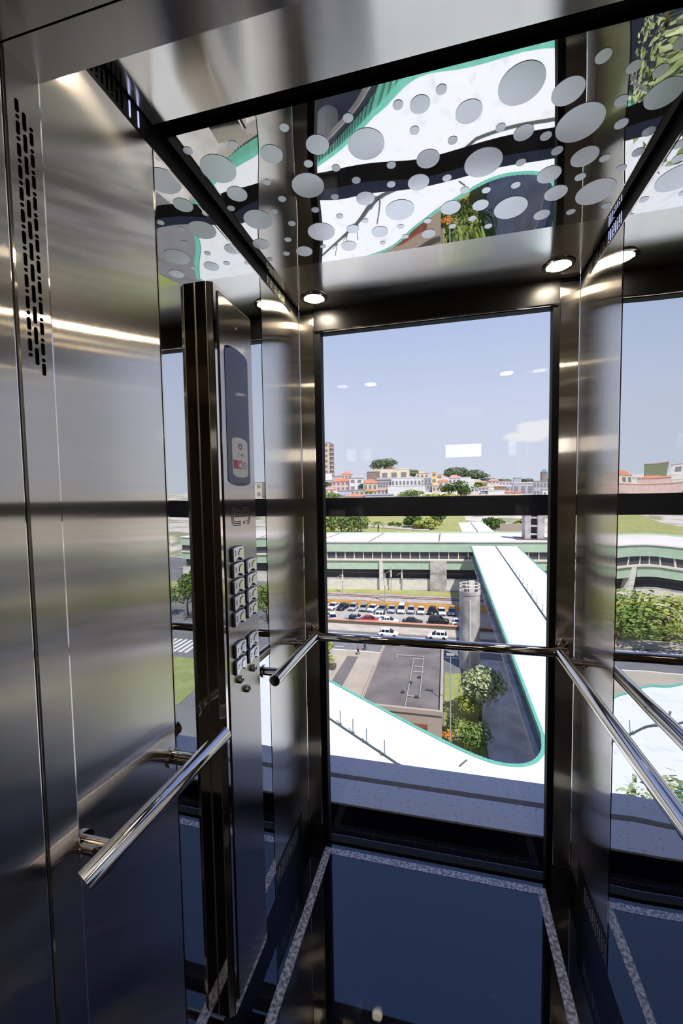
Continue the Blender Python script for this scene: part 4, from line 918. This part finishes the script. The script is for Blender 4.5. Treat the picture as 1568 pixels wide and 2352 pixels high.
# ---- vehicles
CARP = {k: mat('car_paint_'+k, c, .25, metal=.0, spec=.6) for k, c in dict(white=(236, 236, 238), silver=(176, 178, 184), black=(30, 32, 38), red=(176, 40, 52), grey=(128, 132, 136), green=(150, 164, 160), blue=(58, 66, 88)).items()}
def car(label, x, y, ang, paint, kind='hatch', group='cars in the car park', z=G+.04):
    L_, W_, H_ = dict(hatch=(3.9, 1.7, 1.5), sedan=(4.4, 1.75, 1.45), suv=(4.5, 1.85, 1.75), van=(4.5, 1.8, 1.85))[kind]
    t_ = thing('car', label, 'car', (x, y, z), group)
    belt = .92 if kind in ('hatch', 'sedan') else 1.08
    hood = .80 if kind in ('hatch', 'sedan') else 1.0
    secs = [(-.5, .42, belt*.80, .80), (-.475, .26, belt*.96, .93), (-.3, .22, belt, 1), (.1, .22, belt, 1), (.20, .22, belt*.98, 1), (.40, .23, hood, .96), (.475, .28, hood*.86, .90), (.5, .38, hood*.70, .78)]
    loops = []
    for fx, z0, z1, w_ in secs:
        w_ = w_*W_/2; X = fx*L_
        loops.append([(X, -w_*.9, z0), (X, w_*.9, z0), (X, w_, z0+.15), (X, w_, z1-.14), (X, w_*.88, z1), (X, -w_*.88, z1), (X, -w_, z1-.14), (X, -w_, z0+.15)])
    body = MB().ring(loops)
    rear0, rear1, fr1, fr0 = dict(hatch=(-.46, -.36, .06, .26), sedan=(-.36, -.20, .06, .25), suv=(-.48, -.42, .05, .24), van=(-.485, -.44, .14, .34))[kind]
    wb_, wt_ = W_/2*.88, W_/2*.70
    def rect(f0, f1, w_, z): return [(f0*L_, -w_, z), (f1*L_, -w_, z), (f1*L_, w_, z), (f0*L_, w_, z)]
    body.ring([rect(rear1-.012, fr1+.012, wt_*1.03, H_-.07), rect(rear1, fr1, wt_*1.0, H_-.02), rect(rear1+.03, fr1-.03, wt_*.8, H_)])
    for s in (-1, 1):
        for f in ((rear1+fr1)/2, rear1+.01, fr1-.0):
            body.add([(f*L_-.05, s*(wb_+.012), belt-.02), (f*L_+.05, s*(wb_+.012), belt-.02), (f*L_+.05, s*(wt_+.012), H_-.06), (f*L_-.05, s*(wt_+.012), H_-.06)], [(0, 1, 2, 3)])
    glassm = MB().ring([rect(rear0, fr0, wb_, belt-.03), rect(rear1, fr1, wt_, H_-.05)])
    ca, sa = math.cos(ang), math.sin(ang)
    def place(mb): mb.v = [(x+ca*a-sa*b, y+sa*a+ca*b, z+c_) for a, b, c_ in mb.v]; return mb
    place(body).build('body', CARP[paint], t_, smooth=True); place(glassm).build('windows', M['carglass'], t_)
    for f in (-.31, .31):
        for s in (-1, 1): place(MB().lathe((f*L_, s*(W_/2-.09), .31), [(.17, .101), (.31, .09), (.31, -.09), (.17, -.09)], 16, 'y')).build('wheel', M['tyre'], t_)
    for s in (-1, 1): place(MB().box(.470*L_, .498*L_, s*W_*.32-.17, s*W_*.32+.17, hood*.66, hood*.82)).build('headlight', M['headl'], t_)
    place(MB().box(.485*L_, .503*L_, -.45, .45, .42, .58)).build('grille', M['plate_dk'], t_)
    return t_
ORD = ['first', 'second', 'third', 'fourth', 'fifth', 'sixth', 'seventh', 'eighth', 'ninth', 'tenth', 'eleventh', 'twelfth', 'thirteenth', 'fourteenth']
row = [(744, 'white', 'hatch', 0), (766, 'white', 'sedan', -.25), (787, 'black', 'sedan', -.22), (811, 'silver', 'hatch', -.08), (835, 'green', 'hatch', 0), (856, 'white', 'sedan', -.18), (878, 'grey', 'sedan', -.1), (900, 'silver', 'sedan', 0), (922, 'white', 'van', 0), (944, 'silver', 'hatch', 0), (967, 'white', 'sedan', 0), (991, 'black', 'hatch', -.2), (1014, 'white', 'sedan', .12), (1037, 'blue', 'hatch', 0)]
for i, (px, c_, k, da) in enumerate(row):
    p = gy(px, 1400, 95.6); car(f'{c_ if c_ != "green" else "pale green"} {dict(hatch="hatchback", sedan="sedan", van="van")[k]} nose out, {ORD[i]} from the left in the row at the yellow wall', p.x, 95.6, -PI/2+da, c_, k)
fr_ = [(748, 1420, 'silver', 'hatch', .35, 'silver hatchback half cut by the left window edge in the car park'), (758, 1431, 'white', 'hatch', -1.2, 'white hatchback by the dark low wall at the left window edge'), (812, 1424, 'silver', 'sedan', PI, 'silver sedan parked sideways left of the red car'), (806, 1434, 'black', 'hatch', PI/2, 'dark car half hidden by the low wall left of the red car'), (848, 1429, 'red', 'sedan', 0, 'red sedan parked sideways in the front row'), (866, 1419, 'white', 'hatch', PI, 'white hatchback behind the red car in the front row'), (892, 1432, 'white', 'sedan', 0, 'white sedan parked sideways right of the red car'), (947, 1434, 'black', 'sedan', 0, 'black sedan parked sideways in the middle of the front row'), (1007, 1433, 'black', 'suv', 0, 'large black sport utility car in the front row left of the water tower'), (1058, 1437, 'white', 'hatch', 0, 'white car partly hidden behind the water tower')]
for px, py, c_, k, a_, l in fr_: p = gz(px, py, G); car(l, p.x, min(max(p.y, 86.2), 92), a_, c_, k)
p = gz(892, 1461, G); car('white hatchback driving on the street, left one of two', p.x, p.y, 0, 'white', 'hatch', 'cars on the street', G+.02)
p = gz(1004, 1467, G); car('white boxy hatchback driving on the street near the water tower', p.x, p.y, PI, 'white', 'hatch', 'cars on the street', G+.02)

# ---- people
def person(label, base, top, legs, face, stride=.28):
    base = Vector(base); t_ = thing('person', label, 'person', base)
    def skin(name, pts, edges, rad, m, parent, root=0):
        me = bpy.data.meshes.new(name); me.from_pydata(pts, edges, []); o = bpy.data.objects.new(name, me); C.objects.link(o)
        s = o.modifiers.new('s', 'SKIN'); sv = me.skin_vertices[0].data
        for i, r in enumerate(rad): sv[i].radius = (r, r)
        sv[root].use_root = True
        o.modifiers.new('u', 'SUBSURF').levels = 1; o.modifiers['u'].render_levels = 1
        dg = bpy.context.evaluated_depsgraph_get(); dg.update(); nm = bpy.data.meshes.new_from_object(o.evaluated_get(dg))
        bpy.data.objects.remove(o); nm.name = name
        ca, sa = math.cos(face), math.sin(face); nm.transform(Matrix.Rotation(face, 4, 'Z'))
        for p_ in nm.polygons: p_.use_smooth = True
        nm.materials.clear(); nm.materials.append(m); q = bpy.data.objects.new(name, nm); C.objects.link(q); q.parent = parent
        return q
    s = stride
    J = [(0, 0, .95), (0, 0, 1.15), (0, 0, 1.38), (0, 0, 1.50), (.02, 0, 1.63), (.02, 0, 1.74),
         (0, .19, 1.40), (-.08, .24, 1.12), (.06, .25, .90), (.10, .24, .80), (0, -.19, 1.40), (.02, -.25, 1.12), (.14, -.24, .92), (.18, -.23, .83),
         (0, .10, .92), (s*.55, .10, .50), (s*.75, .10, .09), (s*.75+.20, .10, .04), (0, -.10, .92), (-s*.2, -.10, .50), (-s*1.1, -.10, .13), (-s*1.1+.18, -.10, .05)]
    E_ = [(0, 1), (1, 2), (2, 3), (3, 4), (4, 5), (2, 6), (6, 7), (7, 8), (8, 9), (2, 10), (10, 11), (11, 12), (12, 13), (0, 14), (14, 15), (15, 16), (16, 17), (0, 18), (18, 19), (19, 20), (20, 21)]
    R_ = [.15, .13, .15, .055, .10, .085, .06, .045, .035, .03, .06, .045, .035, .03, .09, .06, .045, .035, .09, .06, .045, .035]
    body = skin('body', J, E_, R_, M['skin'], t_)
    skin('shirt', [J[i] for i in (0, 1, 2, 6, 7, 10, 11)], [(0, 1), (1, 2), (2, 3), (3, 4), (2, 5), (5, 6)], [.17, .155, .17, .085, .07, .085, .07], top, t_)
    skin('trousers', [J[i] for i in (0, 14, 15, 16, 18, 19, 20)], [(0, 1), (1, 2), (2, 3), (0, 4), (4, 5), (5, 6)], [.165, .11, .08, .065, .11, .08, .065], legs, t_)
    skin('hair', [(-.005, 0, 1.70), (-.005, 0, 1.76)], [(0, 1)], [.105, .09], M['hair'], t_)
p = gz(822, 1504, G+.06); person('person in a red shirt walking across the plaza edge', (p.x, p.y, G+.06), M['shirt_r'], M['cloth_dk'], .3)
p = gz(838, 1494, G); person('person in dark clothes walking at the edge of the street', (p.x, p.y, G), M['cloth_dk'], M['cloth_dk'], PI+.4)

# ------------------------------------------------------------------ light
w = bpy.data.worlds.new('sky'); SC.world = w; w.use_nodes = True; t = w.node_tree
bg = t.nodes['Background']
tc = t.nodes.new('ShaderNodeTexCoord'); sx = t.nodes.new('ShaderNodeSeparateXYZ'); t.links.new(tc.outputs['Generated'], sx.inputs[0])
r = t.nodes.new('ShaderNodeValToRGB'); t.links.new(sx.outputs['Z'], r.inputs['Fac'])
els = r.color_ramp.elements
els[0].position = 0; els[0].color = lin((219, 224, 240)); els[1].position = 1; els[1].color = lin((104, 142, 228))
for p, c in ((.08, (214, 221, 240)), (.22, (208, 218, 243)), (.42, (182, 198, 237)), (.6, (136, 164, 234))):
    e = els.new(p); e.color = lin(c)
# soft fair-weather clouds near the horizon
mp = t.nodes.new('ShaderNodeMapping'); mp.inputs['Scale'].default_value = (1, 1, 2.6); t.links.new(tc.outputs['Generated'], mp.inputs['Vector'])
n = t.nodes.new('ShaderNodeTexNoise'); n.inputs['Scale'].default_value = 14; n.inputs['Detail'].default_value = 7; n.inputs['Roughness'].default_value = .6
t.links.new(mp.outputs['Vector'], n.inputs['Vector'])
cl = None
def wm(op, a, b=None, c=None, clamp=False):
    nd = t.nodes.new('ShaderNodeMath'); nd.operation = op; nd.use_clamp = clamp
    for i, v in enumerate((a, b, c)):
        if v is None: continue
        if isinstance(v, (int, float)): nd.inputs[i].default_value = v
        else: t.links.new(v, nd.inputs[i])
    return nd.outputs[0]
fac = None
for px, py, rad, gain in ((1222, 992, .062, 1.15), (1182, 1003, .040, 1.0), (1256, 980, .045, 1.1), (905, 1045, .05, .25)):
    dv = ray(px, py).normalized()
    d = t.nodes.new('ShaderNodeVectorMath'); d.operation = 'SUBTRACT'; t.links.new(tc.outputs['Generated'], d.inputs[0]); d.inputs[1].default_value = dv
    s = t.nodes.new('ShaderNodeVectorMath'); s.operation = 'MULTIPLY'; t.links.new(d.outputs[0], s.inputs[0]); s.inputs[1].default_value = (1, 1, 2.0)
    l = t.nodes.new('ShaderNodeVectorMath'); l.operation = 'LENGTH'; t.links.new(s.outputs[0], l.inputs[0])
    k = wm('SUBTRACT', 1, wm('DIVIDE', l.outputs['Value'], rad), clamp=True)
    k = wm('MULTIPLY', k, gain)
    fac = k if fac is None else wm('MAXIMUM', fac, k)
nz = wm('SUBTRACT', n.outputs['Fac'], .5)
fac = wm('ADD', fac, wm('MULTIPLY', nz, 1.5)); fac = wm('MULTIPLY', wm('SUBTRACT', fac, .34), 3.2, clamp=True)
fac = wm('MULTIPLY', fac, .85)
mx = t.nodes.new('ShaderNodeMixRGB'); t.links.new(fac, mx.inputs[0]); t.links.new(r.outputs['Color'], mx.inputs[1]); mx.inputs[2].default_value = (.92, .93, .95, 1)
t.links.new(mx.outputs[0], bg.inputs['Color']); bg.inputs['Strength'].default_value = 1.0
sl_ = bpy.data.lights.new('sun', 'SUN'); so = bpy.data.objects.new('sun', sl_); C.objects.link(so)
sl_.energy = 5.3; sl_.angle = math.radians(.6); sl_.color = (1, .96, .9)
so.rotation_euler = Vector((.36, -.42, .83)).to_track_quat('Z', 'Y').to_euler()
vs = SC.view_settings; SC.display_settings.display_device = 'sRGB'
vs.view_transform = 'Standard'; vs.look = 'None'; vs.gamma = 1; vs.exposure = 0; vs.use_curve_mapping = False
cy = SC.cycles; cy.max_bounces = 10; cy.glossy_bounces = 8; cy.diffuse_bounces = 3; cy.transparent_max_bounces = 12; cy.transmission_bounces = 4
cy.sample_clamp_indirect = 6; cy.use_denoising = True
